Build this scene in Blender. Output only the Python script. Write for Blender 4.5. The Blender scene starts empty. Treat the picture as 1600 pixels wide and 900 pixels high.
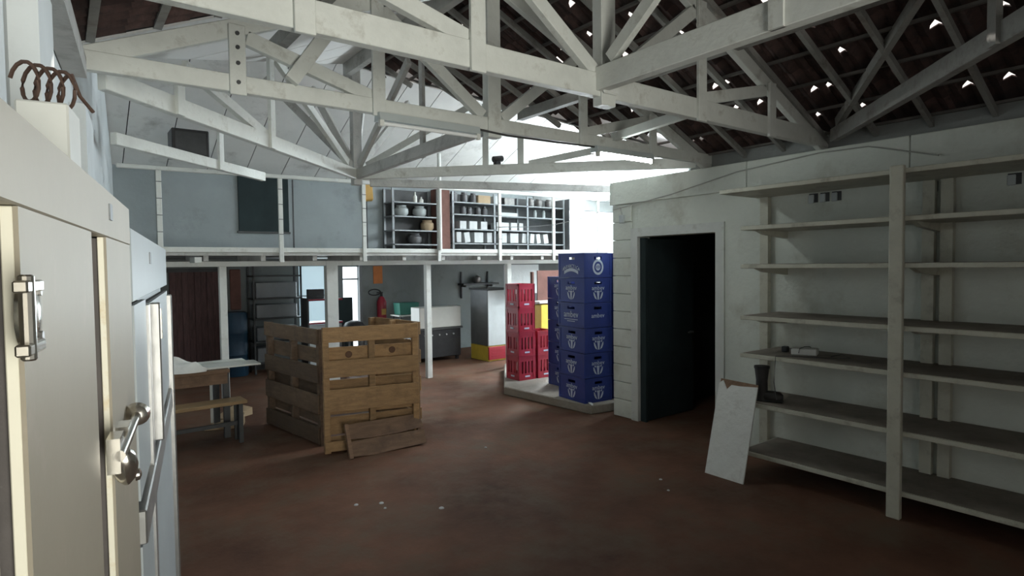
import bpy, bmesh, math, random
from mathutils import Vector, Matrix, Euler
random.seed(7)
S = bpy.context.scene
COL = S.collection
V = Vector
# ------------------------------------------------------------------ camera
cam_d = bpy.data.cameras.new('camera'); cam = bpy.data.objects.new('camera', cam_d); COL.objects.link(cam)
cam_d.sensor_width = 36; cam_d.lens = 937 / 1600 * 36; cam_d.clip_start = 0.02; cam_d.clip_end = 200
_y, _p, _r = math.radians(36.94), math.radians(-2.16), math.radians(-0.7)
_f = V((math.sin(_y) * math.cos(_p), math.cos(_y) * math.cos(_p), math.sin(_p)))
_rt = V((math.cos(_y), -math.sin(_y), 0)); _up = _rt.cross(_f)
_r2 = math.cos(_r) * _rt + math.sin(_r) * _up; _u2 = -math.sin(_r) * _rt + math.cos(_r) * _up
cam.matrix_world = Matrix(((_r2.x, _u2.x, -_f.x, 0), (_r2.y, _u2.y, -_f.y, 0), (_r2.z, _u2.z, -_f.z, 1.85), (0, 0, 0, 1)))
S.camera = cam
# ------------------------------------------------------------------ sky, daylight, exposure
W = bpy.data.worlds.new('sky'); S.world = W; W.use_nodes = True
bg = W.node_tree.nodes['Background']; bg.inputs[0].default_value = (1.0, 0.94, 0.88, 1); bg.inputs[1].default_value = 1.6
def area(name, loc, size, direction, power, color):
    d = bpy.data.lights.new(name, 'AREA'); d.shape = 'RECTANGLE'; d.size, d.size_y = size
    d.energy = power; d.color = color
    o = bpy.data.objects.new(name, d); COL.objects.link(o); o.location = loc
    o.rotation_euler = V(direction).to_track_quat('-Z', 'Y').to_euler(); return o
area('daylight_back_window', (9.4, 9.62, 2.6), (1.9, 0.95), (-0.45, -1, 0.15), 1300, (0.86, 0.95, 1.0))
area('added_roof_glow', (7.0, 5.75, 3.6), (2.0, 1.0), (-0.25, 0.25, -1), 200, (0.9, 0.97, 1.0))  # added lamp just below the boards, paired with the glowing sheet
area('daylight_front_door', (0.9, -2.5, 1.4), (1.7, 2.4), (0.02, 1, 0.24), 37, (0.98, 0.97, 0.88)).data.spread = math.radians(75)
area('daylight_side_door', (4.62, 11.38, 1.0), (0.3, 1.6), (-0.2, -1, 0), 26, (0.86, 0.95, 1.0))
area('daylight_side_window', (3.85, 11.38, 1.35), (0.5, 0.95), (-0.1, -1, 0), 16, (0.8, 0.95, 1.0))
sd = bpy.data.lights.new('low_sun', 'SUN'); sd.energy = 3.0; sd.angle = math.radians(0.6); sd.color = (1.0, 0.93, 0.82)
sun = bpy.data.objects.new('low_sun', sd); COL.objects.link(sun); sun.rotation_euler = V((-3.87, -4.43, -1.83)).to_track_quat('-Z', 'Y').to_euler()
vs = S.view_settings; vs.view_transform = 'Standard'; vs.look = 'None'; vs.gamma = 1; vs.use_curve_mapping = False
vs.exposure = 0.02

# ------------------------------------------------------------------ materials
MATS = {}
def mat(name, base, var=0.12, scale=6.0, rough=0.6, metal=0.0, bump=0.08, bscale=40.0, dirt=None, stretch=(1, 1, 1), emit=None, coat=0.0, rnd=0.0, spec=0.5):
    m = bpy.data.materials.new(name); m.use_nodes = True; N = m.node_tree.nodes; L = m.node_tree.links
    b = N['Principled BSDF']; b.inputs['Roughness'].default_value = rough; b.inputs['Metallic'].default_value = metal
    b.inputs['Coat Weight'].default_value = coat; b.inputs['Specular IOR Level'].default_value = spec
    tc = N.new('ShaderNodeTexCoord'); mp = N.new('ShaderNodeMapping'); mp.inputs['Scale'].default_value = stretch
    L.new(tc.outputs['Object'], mp.inputs[0])
    n = N.new('ShaderNodeTexNoise'); n.inputs['Scale'].default_value = scale; n.inputs['Detail'].default_value = 6; n.inputs['Roughness'].default_value = 0.65
    L.new(mp.outputs[0], n.inputs[0])
    cr = N.new('ShaderNodeValToRGB')
    c = V(base); lo = c * (1 - var); hi = c * (1 + var)
    cr.color_ramp.elements[0].position = 0.3; cr.color_ramp.elements[1].position = 0.7
    cr.color_ramp.elements[0].color = (*lo, 1); cr.color_ramp.elements[1].color = (*[min(1, k) for k in hi], 1)
    L.new(n.outputs[0], cr.inputs[0]); out = cr.outputs[0]
    if rnd:
        oi = N.new('ShaderNodeObjectInfo'); mr = N.new('ShaderNodeMapRange'); mr.inputs[3].default_value = 1 - rnd; mr.inputs[4].default_value = 1 + rnd
        L.new(oi.outputs['Random'], mr.inputs[0]); hs = N.new('ShaderNodeHueSaturation'); L.new(mr.outputs[0], hs.inputs['Value']); L.new(out, hs.inputs['Color']); out = hs.outputs[0]
    if dirt:
        dc, amt, ds = dirt
        n2 = N.new('ShaderNodeTexNoise'); n2.inputs['Scale'].default_value = ds; n2.inputs['Detail'].default_value = 8; n2.inputs['Roughness'].default_value = 0.7
        L.new(tc.outputs['Object'], n2.inputs[0])
        r2 = N.new('ShaderNodeValToRGB'); r2.color_ramp.elements[0].position = 0.62 - amt * 0.35; r2.color_ramp.elements[1].position = 0.78 - amt * 0.2
        L.new(n2.outputs[0], r2.inputs[0])
        mx = N.new('ShaderNodeMixRGB'); mx.inputs[2].default_value = (*dc, 1); L.new(r2.outputs[0], mx.inputs[0]); L.new(out, mx.inputs[1]); out = mx.outputs[0]
    L.new(out, b.inputs['Base Color'])
    if bump:
        nb = N.new('ShaderNodeTexNoise'); nb.inputs['Scale'].default_value = bscale; nb.inputs['Detail'].default_value = 4; L.new(mp.outputs[0], nb.inputs[0])
        bp = N.new('ShaderNodeBump'); bp.inputs['Strength'].default_value = bump; bp.inputs['Distance'].default_value = 0.02
        L.new(nb.outputs[0], bp.inputs['Height']); L.new(bp.outputs[0], b.inputs['Normal'])
    if emit:
        b.inputs['Emission Color'].default_value = (*emit[0], 1); b.inputs['Emission Strength'].default_value = emit[1]
    MATS[name] = m; return m
mat('floor', (0.122, 0.060, 0.038), 0.50, 0.9, 0.7, 0, 0.12, 30, ((0.125, 0.088, 0.060), 0.46, 1.9), spec=0.15)
mat('wall_right', (0.66, 0.69, 0.63), 0.06, 2.5, 0.75, 0, 0.25, 22, ((0.47, 0.47, 0.40), 0.24, 1.3))
mat('wall_upper', (0.27, 0.28, 0.27), 0.12, 3, 0.85, 0, 0.3, 20)
mat('wall_left', (0.64, 0.68, 0.69), 0.07, 2, 0.7, 0, 0.15, 20)
mat('wall_back', (0.27, 0.305, 0.315), 0.08, 1.6, 0.75, 0, 0.1, 20, ((0.20, 0.225, 0.23), 0.2, 2.0))
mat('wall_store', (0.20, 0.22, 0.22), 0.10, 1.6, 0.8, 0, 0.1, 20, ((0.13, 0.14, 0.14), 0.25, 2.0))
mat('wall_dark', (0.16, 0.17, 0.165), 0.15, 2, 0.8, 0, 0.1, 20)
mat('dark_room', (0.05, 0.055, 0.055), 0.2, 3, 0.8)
mat('beam_white', (0.62, 0.64, 0.605), 0.10, 5, 0.55, 0, 0.15, 30, ((0.34, 0.33, 0.29), 0.20, 5))
mat('beam_grey', (0.42, 0.42, 0.40), 0.12, 5, 0.65, 0, 0.2, 30, ((0.22, 0.21, 0.19), 0.3, 4))
mat('ceiling_board', (0.72, 0.72, 0.70), 0.06, 2, 0.65, 0, 0.06, 12, ((0.38, 0.37, 0.35), 0.15, 1.4))
mat('roof_back', (0.06, 0.06, 0.06), 0.2, 4, 0.9)
mat('rafter', (0.30, 0.30, 0.28), 0.18, 6, 0.75, 0, 0.2, 30, ((0.15, 0.13, 0.12), 0.35, 6))
mat('batten_dark', (0.13, 0.12, 0.11), 0.2, 6, 0.8, 0, 0.2)
mat('clay', (0.075, 0.045, 0.040), 0.40, 5, 0.9, 0, 0.3, 40, ((0.03, 0.025, 0.024), 0.45, 7), rnd=.45)
mat('paint_white', (0.62, 0.64, 0.61), 0.06, 5, 0.5, 0, 0.1, 30, ((0.42, 0.42, 0.38), 0.14, 6))
mat('shelf_paint', (0.52, 0.515, 0.43), 0.10, 6, 0.6, 0, 0.15, 30, ((0.28, 0.25, 0.20), 0.25, 5))
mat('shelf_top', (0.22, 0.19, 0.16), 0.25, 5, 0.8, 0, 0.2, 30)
mat('fridge_beige', (0.33, 0.295, 0.225), 0.05, 3, 0.5, 0.1, 0.03, 20, ((0.40, 0.34, 0.28), 0.12, 4))
mat('fridge_edge_lit', (0.85, 0.82, 0.68), 0.05, 4, 0.4, 0.1, 0.03, 20, ((0.60, 0.42, 0.16), 0.22, 7))  # paler than the door face: light on the edges put into the colour
mat('fridge_white', (0.42, 0.465, 0.48), 0.04, 3, 0.4, 0, 0.03, 20)
mat('gasket', (0.09, 0.08, 0.075), 0.2, 9, 0.7)
mat('chrome', (0.66, 0.63, 0.57), 0.06, 6, 0.2, 0.95, 0.02, 20)
mat('steel', (0.42, 0.42, 0.41), 0.12, 6, 0.35, 0.8, 0.04, 30)
mat('pallet_new', (0.31, 0.19, 0.09), 0.28, 5, 0.75, 0, 0.25, 40, ((0.20, 0.12, 0.06), 0.25, 5), (1.2, 6, 6), rnd=.28)
mat('pallet_old', (0.115, 0.074, 0.045), 0.30, 5, 0.8, 0, 0.25, 40, ((0.08, 0.055, 0.04), 0.35, 5), (1.2, 6, 6), rnd=.28)
mat('knot', (0.10, 0.045, 0.02), 0.2, 20, 0.7)
mat('wood_brown', (0.19, 0.115, 0.07), 0.28, 5, 0.7, 0, 0.2, 40, ((0.10, 0.06, 0.04), 0.3, 5), (1, 6, 6), rnd=.2)
mat('wood_bench', (0.30, 0.20, 0.10), 0.2, 5, 0.65, 0, 0.2, 40, None, (1.2, 6, 6))
mat('crate_blue', (0.020, 0.040, 0.21), 0.12, 4, 0.4, 0, 0.05, 60)
mat('crate_red', (0.34, 0.016, 0.034), 0.12, 4, 0.38, 0, 0.05, 60)
mat('print_pale', (0.50, 0.56, 0.66), 0.12, 20, 0.6, 0, 0)
mat('print_red', (0.55, 0.07, 0.05), 0.1, 20, 0.6, 0, 0)
mat('print_dark', (0.10, 0.10, 0.11), 0.1, 20, 0.6, 0, 0)
mat('concrete', (0.25, 0.225, 0.19), 0.12, 5, 0.85, 0, 0.3, 40, ((0.2, 0.17, 0.14), 0.3, 4))
mat('black', (0.018, 0.018, 0.02), 0.3, 8, 0.5)
mat('charcoal', (0.055, 0.058, 0.06), 0.25, 5, 0.6)
mat('rubber', (0.03, 0.028, 0.027), 0.25, 8, 0.55)
mat('navy', (0.012, 0.045, 0.085), 0.2, 4, 0.5)
mat('door_green', (0.014, 0.026, 0.028), 0.25, 3, 0.9, 0, 0)
mat('door_brown', (0.085, 0.042, 0.04), 0.4, 5, 0.7, 0, 0.2, 30, None, (6, 6, 1))
mat('curtain_brown', (0.16, 0.075, 0.06), 0.25, 5, 0.8)
mat('orange', (0.52, 0.17, 0.04), 0.15, 6, 0.6)
mat('ochre', (0.50, 0.30, 0.08), 0.15, 6, 0.6)
mat('yellow', (0.75, 0.58, 0.08), 0.1, 5, 0.5)
mat('extinguisher_red', (0.32, 0.02, 0.04), 0.1, 5, 0.35)
mat('plastic_green', (0.03, 0.17, 0.13), 0.12, 5, 0.45)
mat('plastic_white', (0.66, 0.67, 0.63), 0.05, 5, 0.45, 0, 0.02)
mat('cloth_white', (0.74, 0.73, 0.69), 0.08, 5, 0.85, 0, 0.25, 25)
mat('cardboard', (0.36, 0.27, 0.17), 0.12, 5, 0.85, 0, 0.1)
mat('paper', (0.46, 0.475, 0.48), 0.07, 7, 0.8, 0, 0.1)
mat('board_white', (0.74, 0.755, 0.72), 0.06, 4, 0.6, 0, 1.0, 8, ((0.48, 0.47, 0.43), 0.15, 4))
mat('grey_metal', (0.20, 0.215, 0.225), 0.12, 5, 0.45, 0.3, 0.04)
mat('grey_light', (0.50, 0.54, 0.55), 0.08, 5, 0.5)
mat('tin', (0.17, 0.165, 0.16), 0.35, 9, 0.35, 0.7, 0.05)
mat('pot', (0.12, 0.12, 0.125), 0.3, 9, 0.45, 0.4, 0.05)
mat('glass_jar', (0.35, 0.38, 0.38), 0.15, 9, 0.2)
mat('lamp_tube', (0.8, 0.82, 0.82), 0.02, 5, 0.3, 0, 0)
mat('lamp_tube_lit', (0.8, 0.82, 0.82), 0.02, 5, 0.3, 0, 0, 1, None, (1, 1, 1), ((0.92, 1.0, 0.97), 60.0))
mat('lamp_body', (0.50, 0.55, 0.55), 0.05, 5, 0.4, 0.1, 0.02)
mat('daylit_pane', (0.8, 0.85, 0.88), 0.02, 2, 0.5, 0, 0, 1, None, (1, 1, 1), ((0.86, 0.95, 1.0), 2.2))
mat('daylit_pane_soft', (0.7, 0.8, 0.85), 0.05, 2, 0.5, 0, 0, 1, None, (1, 1, 1), ((0.60, 0.82, 0.92), 0.55))
mat('added_sheet_glow', (0.8, 0.85, 0.85), 0.03, 2, 0.5, 0, 0, 1, None, (1, 1, 1), ((0.90, 0.97, 1.0), 1.5))  # glow of the added sheet, standing in for window-lit boards
mat('wire', (0.05, 0.05, 0.05), 0.2, 5, 0.6, 0, 0)
mat('wire_pale', (0.40, 0.41, 0.38), 0.1, 5, 0.6, 0, 0)
mat('rust', (0.10, 0.06, 0.045), 0.4, 12, 0.75, 0.3, 0.2)

# ------------------------------------------------------------------ geometry helpers
def box(bm, c, s, R=None):
    M = Matrix.Translation(V(c)) @ (R.to_4x4() if R else Matrix.Identity(4)) @ Matrix.Diagonal((*s, 1))
    return bmesh.ops.create_cube(bm, size=1, matrix=M)
def bx(bm, x0, x1, y0, y1, z0, z1):
    return box(bm, ((x0 + x1) / 2, (y0 + y1) / 2, (z0 + z1) / 2), (abs(x1 - x0), abs(y1 - y0), abs(z1 - z0)))
def beam(bm, p, q, w, h, up=(0, 0, 1)):
    p, q = V(p), V(q); d = q - p; L = d.length; x = d.normalized(); y = V(up).cross(x)
    y = y.normalized() if y.length > 1e-5 else V((0, 1, 0)); z = x.cross(y)
    R = Matrix((x, y, z)).transposed(); return box(bm, (p + q) / 2, (L, w, h), R)
def cyl(bm, p, q, r, n=12, r2=None):
    p, q = V(p), V(q); d = q - p
    M = Matrix.Translation((p + q) / 2) @ d.to_track_quat('Z', 'Y').to_matrix().to_4x4()
    bmesh.ops.create_cone(bm, cap_ends=True, segments=n, radius1=r, radius2=r if r2 is None else r2, depth=d.length, matrix=M)
def tube(bm, pts, r, n=6):
    pts = [V(p) for p in pts]; rings = []
    for i, p in enumerate(pts):
        t = (pts[min(i + 1, len(pts) - 1)] - pts[max(i - 1, 0)]).normalized()
        a = t.cross(V((0, 0, 1))); a = a.normalized() if a.length > 1e-4 else V((1, 0, 0)); b = t.cross(a)
        rings.append([bm.verts.new(p + r * (math.cos(k * 2 * math.pi / n) * a + math.sin(k * 2 * math.pi / n) * b)) for k in range(n)])
    for r0, r1 in zip(rings, rings[1:]):
        for k in range(n): bm.faces.new((r0[k], r0[(k + 1) % n], r1[(k + 1) % n], r1[k]))
    bm.faces.new(rings[0][::-1]); bm.faces.new(rings[-1])
def lathe(bm, prof, n=16, at=(0, 0, 0), R=None):
    at = V(at); R = R or Matrix.Identity(3); rings = []
    for r, z in prof:
        rings.append([bm.verts.new(at + R @ V((r * math.cos(k * 2 * math.pi / n), r * math.sin(k * 2 * math.pi / n), z))) for k in range(n)])
    for a, b in zip(rings, rings[1:]):
        for k in range(n): bm.faces.new((a[k], a[(k + 1) % n], b[(k + 1) % n], b[k]))
    bm.faces.new(rings[0][::-1]); bm.faces.new(rings[-1])
def extrude(bm, low, high):
    a = [bm.verts.new(p) for p in low]; b = [bm.verts.new(p) for p in high]; n = len(a)
    bm.faces.new(a[::-1]); bm.faces.new(b)
    for k in range(n): bm.faces.new((a[k], a[(k + 1) % n], b[(k + 1) % n], b[k]))
def slab(bm, poly, zf, th):
    extrude(bm, [(x, y, zf(x, y)) for x, y in poly], [(x, y, zf(x, y) + th) for x, y in poly])
class B:
    def __init__(s): s.bm = bmesh.new()
    def __getattr__(s, k):
        f = globals()[k]
        def g(*a, **kw): f(s.bm, *a, **kw); return s
        return g
def mesh(b, name, m, bevel=0.0, smooth=False):
    bm = b.bm
    if bevel:
        bmesh.ops.bevel(bm, geom=list(bm.edges), offset=bevel, segments=1, affect='EDGES', clamp_overlap=True)
    bmesh.ops.recalc_face_normals(bm, faces=bm.faces)
    if smooth:
        for f in bm.faces: f.smooth = True
    me = bpy.data.meshes.new(name); bm.to_mesh(me); bm.free(); me.materials.append(MATS[m])
    if smooth:
        try: me.set_sharp_from_angle(angle=math.radians(40))
        except Exception: pass
    return me
def link(name, me, parent=None, loc=None, rot=None):
    o = bpy.data.objects.new(name, me); COL.objects.link(o)
    if parent: o.parent = parent
    if loc is not None: o.location = loc
    if rot is not None: o.rotation_euler = rot
    return o
def obj(name, b, m, parent=None, bevel=0.0, smooth=False, loc=None, rot=None):
    return link(name, mesh(b, name, m, bevel, smooth), parent, loc, rot)
def tag(o, label, cat, group=None):
    o['label'] = label; o['category'] = cat
    if group: o['group'] = group
    return o
def thing(name, label, cat, loc=(0, 0, 0), rz=0.0, group=None):
    o = link(name, None, None, loc, (0, 0, rz)); o.empty_display_size = 0.1; return tag(o, label, cat, group)
def struct(name, b, m, parent=None, label=None):
    o = obj(name, b, m, parent)
    if not parent: o['kind'] = 'structure'
    if label: o['label'] = label
    return o
_T = {}
def text_mesh(s, size, m, depth=0.001):
    key = (s, size, m)
    if key not in _T:
        cu = bpy.data.curves.new('lettering', 'FONT'); cu.body = s; cu.size = size; cu.extrude = depth; cu.align_x = 'CENTER'; cu.resolution_u = 2
        o = bpy.data.objects.new('lettering', cu); COL.objects.link(o); bpy.context.view_layer.update()
        me = bpy.data.meshes.new_from_object(o.evaluated_get(bpy.context.evaluated_depsgraph_get())); me.materials.clear(); me.materials.append(MATS[m])
        bpy.data.objects.remove(o); _T[key] = me
    return _T[key]

# ------------------------------------------------------------------ room shell
XR = 5.38; YC = 5.09; YB = 9.75; YL = 11.5; XE = 10.7
def xl(y): return -0.30 + 0.0924 * y
def zr(x, y=0): return 3.0 + 0.448 * (XR - x)            # right tiled slope
def zl(x, y=0): return 3.0 + 0.444 * x                   # left slope
def zf(x, y): return 3.0 + 0.44 * (y - 4.05)             # back roof, slope facing the hall
def zb(x, y): return 4.386 - 0.434 * (y - 7.2)           # back roof, far slope
XM = 2.69
def yvr(x): return 4.05 + (XR - x) * 0.448 / 0.44
def yvl(x): return 4.05 + x * 0.444 / 0.44
struct('floor', B().bx(-1.6, 12, -3.2, 12.2, -0.12, 0), 'floor', label='worn dark red cement floor')
# left wall follows the roof line
def wall_prism(pts, th):
    lo = [(xl(y), y, z) for y, z in pts]; hi = [(xl(y) - th, y, z) for y, z in pts]; b = B(); b.extrude(lo, hi); return b
wl = struct('wall_left', wall_prism([(-2.7, 0), (YL, 0), (YL, 2.2), (YB, 2.2), (YB, 3.26), (7.2, 4.37), (4.05, 3.0), (-2.7, 2.72)], 0.2), 'wall_left', label='pale painted wall behind the refrigerators')
for i, (y0, y1) in enumerate(((2.2, 2.55), (3.95, 4.55))):
    b = B(); b.extrude([(xl(y0), y0, 0), (xl(y1), y1, 0), (xl(y1) + .07, y1, 0), (xl(y0) + .07, y0, 0)], [(xl(y0), y0, 2.74), (xl(y1), y1, 2.74), (xl(y1) + .07, y1, 2.74), (xl(y0) + .07, y0, 2.74)])
    obj('pilaster', b, 'wall_left', wl)
tp = struct('trim_1', B().beam((xl(-2) + .05, -2, 2.80), (xl(3.7) + .05, 3.7, 2.86), 0.09, 0.1), 'beam_grey', label='timber wall plate along the left wall')
# right wall with doorway
def wbox(b, y0, y1, z0, z1, x0=XR, x1=XR + .2): return b.bx(x0, x1, y0, y1, z0, z1)
DY0, DY1, DZ = 3.66, 4.70, 2.165
b = B(); wbox(b, -2.7, DY0, 0, 2.56); wbox(b, DY0, DY1, DZ, 2.56); wbox(b, DY1, YC, 0, 2.56, XR + .03)
wr = struct('wall_right', b, 'wall_right', label='white painted block wall with a doorway')
nb = 12
for i in range(nb):      # painted block courses of the pier beside the crates
    z0, z1 = i * 2.56 / nb, (i + 1) * 2.56 / nb
    obj('block', B().bx(XR - .002 - random.random() * .004, XR + .028, DY1 + .11, YC + .012, z0 + .003, z1 - .003), 'wall_right', wr, bevel=0.005)
for y0, y1 in ((-2.7, 1.9), (1.905, 3.3), (3.305, YC + .03)):
    obj('concrete_band', B().bx(XR - .035, XR + .2, y0, y1, 2.56, 2.83), 'wall_right', wr, bevel=0.006)
obj('upper_wall', B().bx(XR + .10, XR + .25, -2.7, 4.05, 2.83, 3.0), 'wall_upper', wr)
for y0, y1, z0, z1 in ((DY0 - .10, DY0, 0, DZ + .1), (DY1, DY1 + .10, 0, DZ + .1), (DY0, DY1, DZ, DZ + .1)):
    o = struct('trim_%d' % (2 + len([q for q in bpy.data.objects if q.name.startswith('trim_')])), B().bx(XR - .02, XR + .03, y0, y1, z0, z1), 'paint_white', label='white door surround')
# cobogo vents under the top shelf
for y0, n in ((2.43, 3), (1.62, 2), (1.02, 3)):
    for k in range(n):
        yy = y0 + k * .10
        obj('vent_hole', B().bx(XR - .004, XR + .002, yy, yy + .078, 2.375, 2.455), 'charcoal', wr)
        obj('vent_cup', B().bx(XR - .02, XR - .003, yy + .03, yy + .078, 2.37, 2.445), 'grey_light', wr, bevel=.004)
# dark side room behind the doorway
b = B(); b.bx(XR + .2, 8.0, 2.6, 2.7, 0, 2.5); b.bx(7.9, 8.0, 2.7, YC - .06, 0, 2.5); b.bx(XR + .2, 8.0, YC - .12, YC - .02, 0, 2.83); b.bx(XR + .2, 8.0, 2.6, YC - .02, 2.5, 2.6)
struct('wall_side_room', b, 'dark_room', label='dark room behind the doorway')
d = thing('door_leaf', 'dark green door leaf swung open inside the dark doorway', 'door', (XR + .06, DY1 - .04, 0))
obj('panel', B().bx(0.02, .86, -.04, 0, 0.01, 2.14), 'door_green', d, bevel=.004)
obj('frame_rail', B().bx(-.04, .0, -.05, .03, 0, 2.15), 'door_green', d)
obj('handle', B().cyl((.80, -.04, 1.0), (.80, -.09, 1.0), .012).cyl((.80, -.09, 1.0), (.70, -.09, 1.0), .01), 'steel', d)
# back walls, end wall, front wall with its opening
b = B()
b.bx(.3, 8.45, YB, YB + .12, 2.1, 3.30); b.bx(8.45, 10.35, YB, YB + .12, 3.04, 3.30); b.bx(10.35, XE, YB, YB + .12, 2.1, 3.30)
wbk = struct('wall_back', b, 'wall_back', label='grey painted upper back wall above the loft')
for x in (1.1, 2.98, 4.22): obj('cover_strip', B().bx(x, x + .02, YB - .006, YB, 2.1, 3.28), 'charcoal', wbk)
obj('wall_panel', B().bx(7.9, 10.65, YB - .03, YB - .004, 3.05, 3.27), 'wall_dark', wbk)
b = B()
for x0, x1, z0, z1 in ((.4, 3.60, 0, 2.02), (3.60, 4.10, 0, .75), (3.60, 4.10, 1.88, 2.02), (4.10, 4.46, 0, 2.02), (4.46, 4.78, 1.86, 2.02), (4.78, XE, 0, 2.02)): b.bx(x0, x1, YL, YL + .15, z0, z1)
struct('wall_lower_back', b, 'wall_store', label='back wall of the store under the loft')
b = B(); b.extrude([(XE, YC - .1, 0), (XE, YL, 0), (XE, YL, 2.2), (XE, YB, 2.2), (XE, YB, 3.28), (XE, 7.2, 4.38), (XE, YC - .1, 3.45)], [(XE + .2, YC - .1, 0), (XE + .2, YL, 0), (XE + .2, YL, 2.2), (XE + .2, YB, 2.2), (XE + .2, YB, 3.28), (XE + .2, 7.2, 4.38), (XE + .2, YC - .1, 3.45)])
struct('wall_end', b, 'wall_left', label='end wall of the back bay')
b = B(); b.bx(XR + .2, XE, 4.0, 4.15, 2.6, 3.05); b.bx(8.0, XE, YC - .14, YC - .02, 0, 3.4)
struct('wall_side', b, 'wall_left', label='wall between side room and back bay')
b = B(); b.bx(-.9, .0, -2.9, -2.7, 0, 2.8); b.bx(1.8, XR + .2, -2.9, -2.7, 0, 2.8); b.bx(.0, 1.8, -2.9, -2.7, 2.65, 2.8)
b.extrude([(-.9, -2.9, 2.8), (XR + .2, -2.9, 2.8), (XM, -2.9, 4.1)], [(-.9, -2.7, 2.8), (XR + .2, -2.7, 2.8), (XM, -2.7, 4.1)])
struct('wall_front', b, 'wall_left', label='front wall with the street door')
# lit windows
w1 = struct('window_1', B().bx(8.45, 10.35, YB + .02, YB + .04, 2.1, 3.04), 'daylit_pane', label='blown-out daylit window at the loft end')
obj('frame_bar', B().bx(8.45, 10.35, YB + .0, YB + .018, 2.86, 2.875), 'grey_light', w1)
obj('frame_bar', B().bx(9.55, 9.585, YB + .0, YB + .018, 2.1, 3.04), 'grey_light', w1)
w2 = struct('window_2', B().bx(3.60, 4.10, YL + .05, YL + .06, .75, 1.88), 'daylit_pane_soft', label='pale blue window in the back of the store')
obj('frame_bar', B().bx(3.60, 4.10, YL + .01, YL + .05, 1.30, 1.33), 'grey_light', w2)
d1 = struct('door_1', B().bx(4.46, 4.78, YL + .06, YL + .07, 0, 1.86), 'daylit_pane', label='narrow bright doorway to the yard')
obj('frame_bar', B().bx(4.46, 4.78, YL + .02, YL + .05, 1.60, 1.63), 'grey_metal', d1)
obj('door_jamb', B().bx(4.78, 4.84, YL - .06, YL + .0, 0, 1.9), 'grey_metal', d1)

# ------------------------------------------------------------------ roofs
def clip_poly(poly, f):         # keep f(x,y) >= 0
    out = []
    for i in range(len(poly)):
        a, c = poly[i], poly[(i + 1) % len(poly)]; fa, fc = f(*a), f(*c)
        if fa >= 0: out.append(a)
        if (fa >= 0) != (fc >= 0):
            t = fa / (fa - fc); out.append((a[0] + t * (c[0] - a[0]), a[1] + t * (c[1] - a[1])))
    return out
def boards(parent, xs, y0, y1, zfun, clips=(), name='ceiling_board', gap=.006):
    for x0, x1 in zip(xs, xs[1:]):
        p = [(x0 + gap, y0), (x1 - gap, y0), (x1 - gap, y1), (x0 + gap, y1)]
        for c in clips: p = clip_poly(p, c) if len(p) > 2 else p
        if len(p) < 3: continue
        b = B(); b.slab(p, zfun, .014); obj(name, b, 'ceiling_board', parent)
XS = [.2 + .52 * k for k in range(21)]; XS[-1] = XE
cb = struct('ceiling_back', B().slab([(.1, 7.2), (XE, 7.2), (XE, YB + .1), (.1, YB + .1)], lambda x, y: zb(x, y) + .022, .02), 'roof_back', label='white boarded slope falling to the back wall')
boards(cb, XS, 7.2, YB, zb)
cf_poly = [(XR, 4.05), (XE, 4.05), (XE, 7.2), (-.1, 7.2), (-.1, 4.0), (XM, yvl(XM)), (XM, yvr(XM))]
cf = struct('ceiling_front', B().slab(cf_poly, lambda x, y: zf(x, y) + .022, .02), 'roof_back', label='white boarded slope above the back bay')
boards(cf, [x for x in XS if x <= 2.81], 4.05, 7.2, zf, (lambda x, y: y - yvl(x), lambda x, y: XM - x))
boards(cf, [XM] + [x for x in XS if 2.81 <= x < 5.5], 4.05, 7.2, zf, (lambda x, y: y - yvr(x),))
boards(cf, [x for x in XS if 5.3 <= x], 4.05, 7.2, zf)
sk = struct('added_roof_sheet', B().slab([(6.0, 5.0), (8.2, 5.0), (8.2, 6.3), (6.0, 6.3)], lambda x, y: zf(x, y) - .02, .012), 'added_sheet_glow', label='added glowing sheet under the white roof boards')  # added below closed boards; its glow stands in for window light on them
for x in (6.7, 7.45): obj('sheet_rib', B().slab([(x, 5.0), (x + .03, 5.0), (x + .03, 6.3), (x, 6.3)], lambda x, y: zf(x, y) - .04, .02), 'grey_light', sk)
# left slope: tiles near the camera, white boards further in
cl = struct('ceiling_left', B().slab([(-.1, 3.95), (XM, 3.95), (XM, yvl(XM))], lambda x, y: zl(x) + .022, .02), 'roof_back', label='pale boarded left slope of the hall roof')
ys = [3.95 + .45 * k for k in range(8)]
for y0, y1 in zip(ys, ys[1:]):
    p = clip_poly([(-.3, y0 + .006), (XM, y0 + .006), (XM, y1 - .006), (-.3, y1 - .006)], lambda x, y: yvl(x) - y)
    if len(p) > 2: b = B(); b.slab(p, lambda x, y: zl(x), .014); obj('ceiling_board', b, 'ceiling_board', cl)
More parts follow.
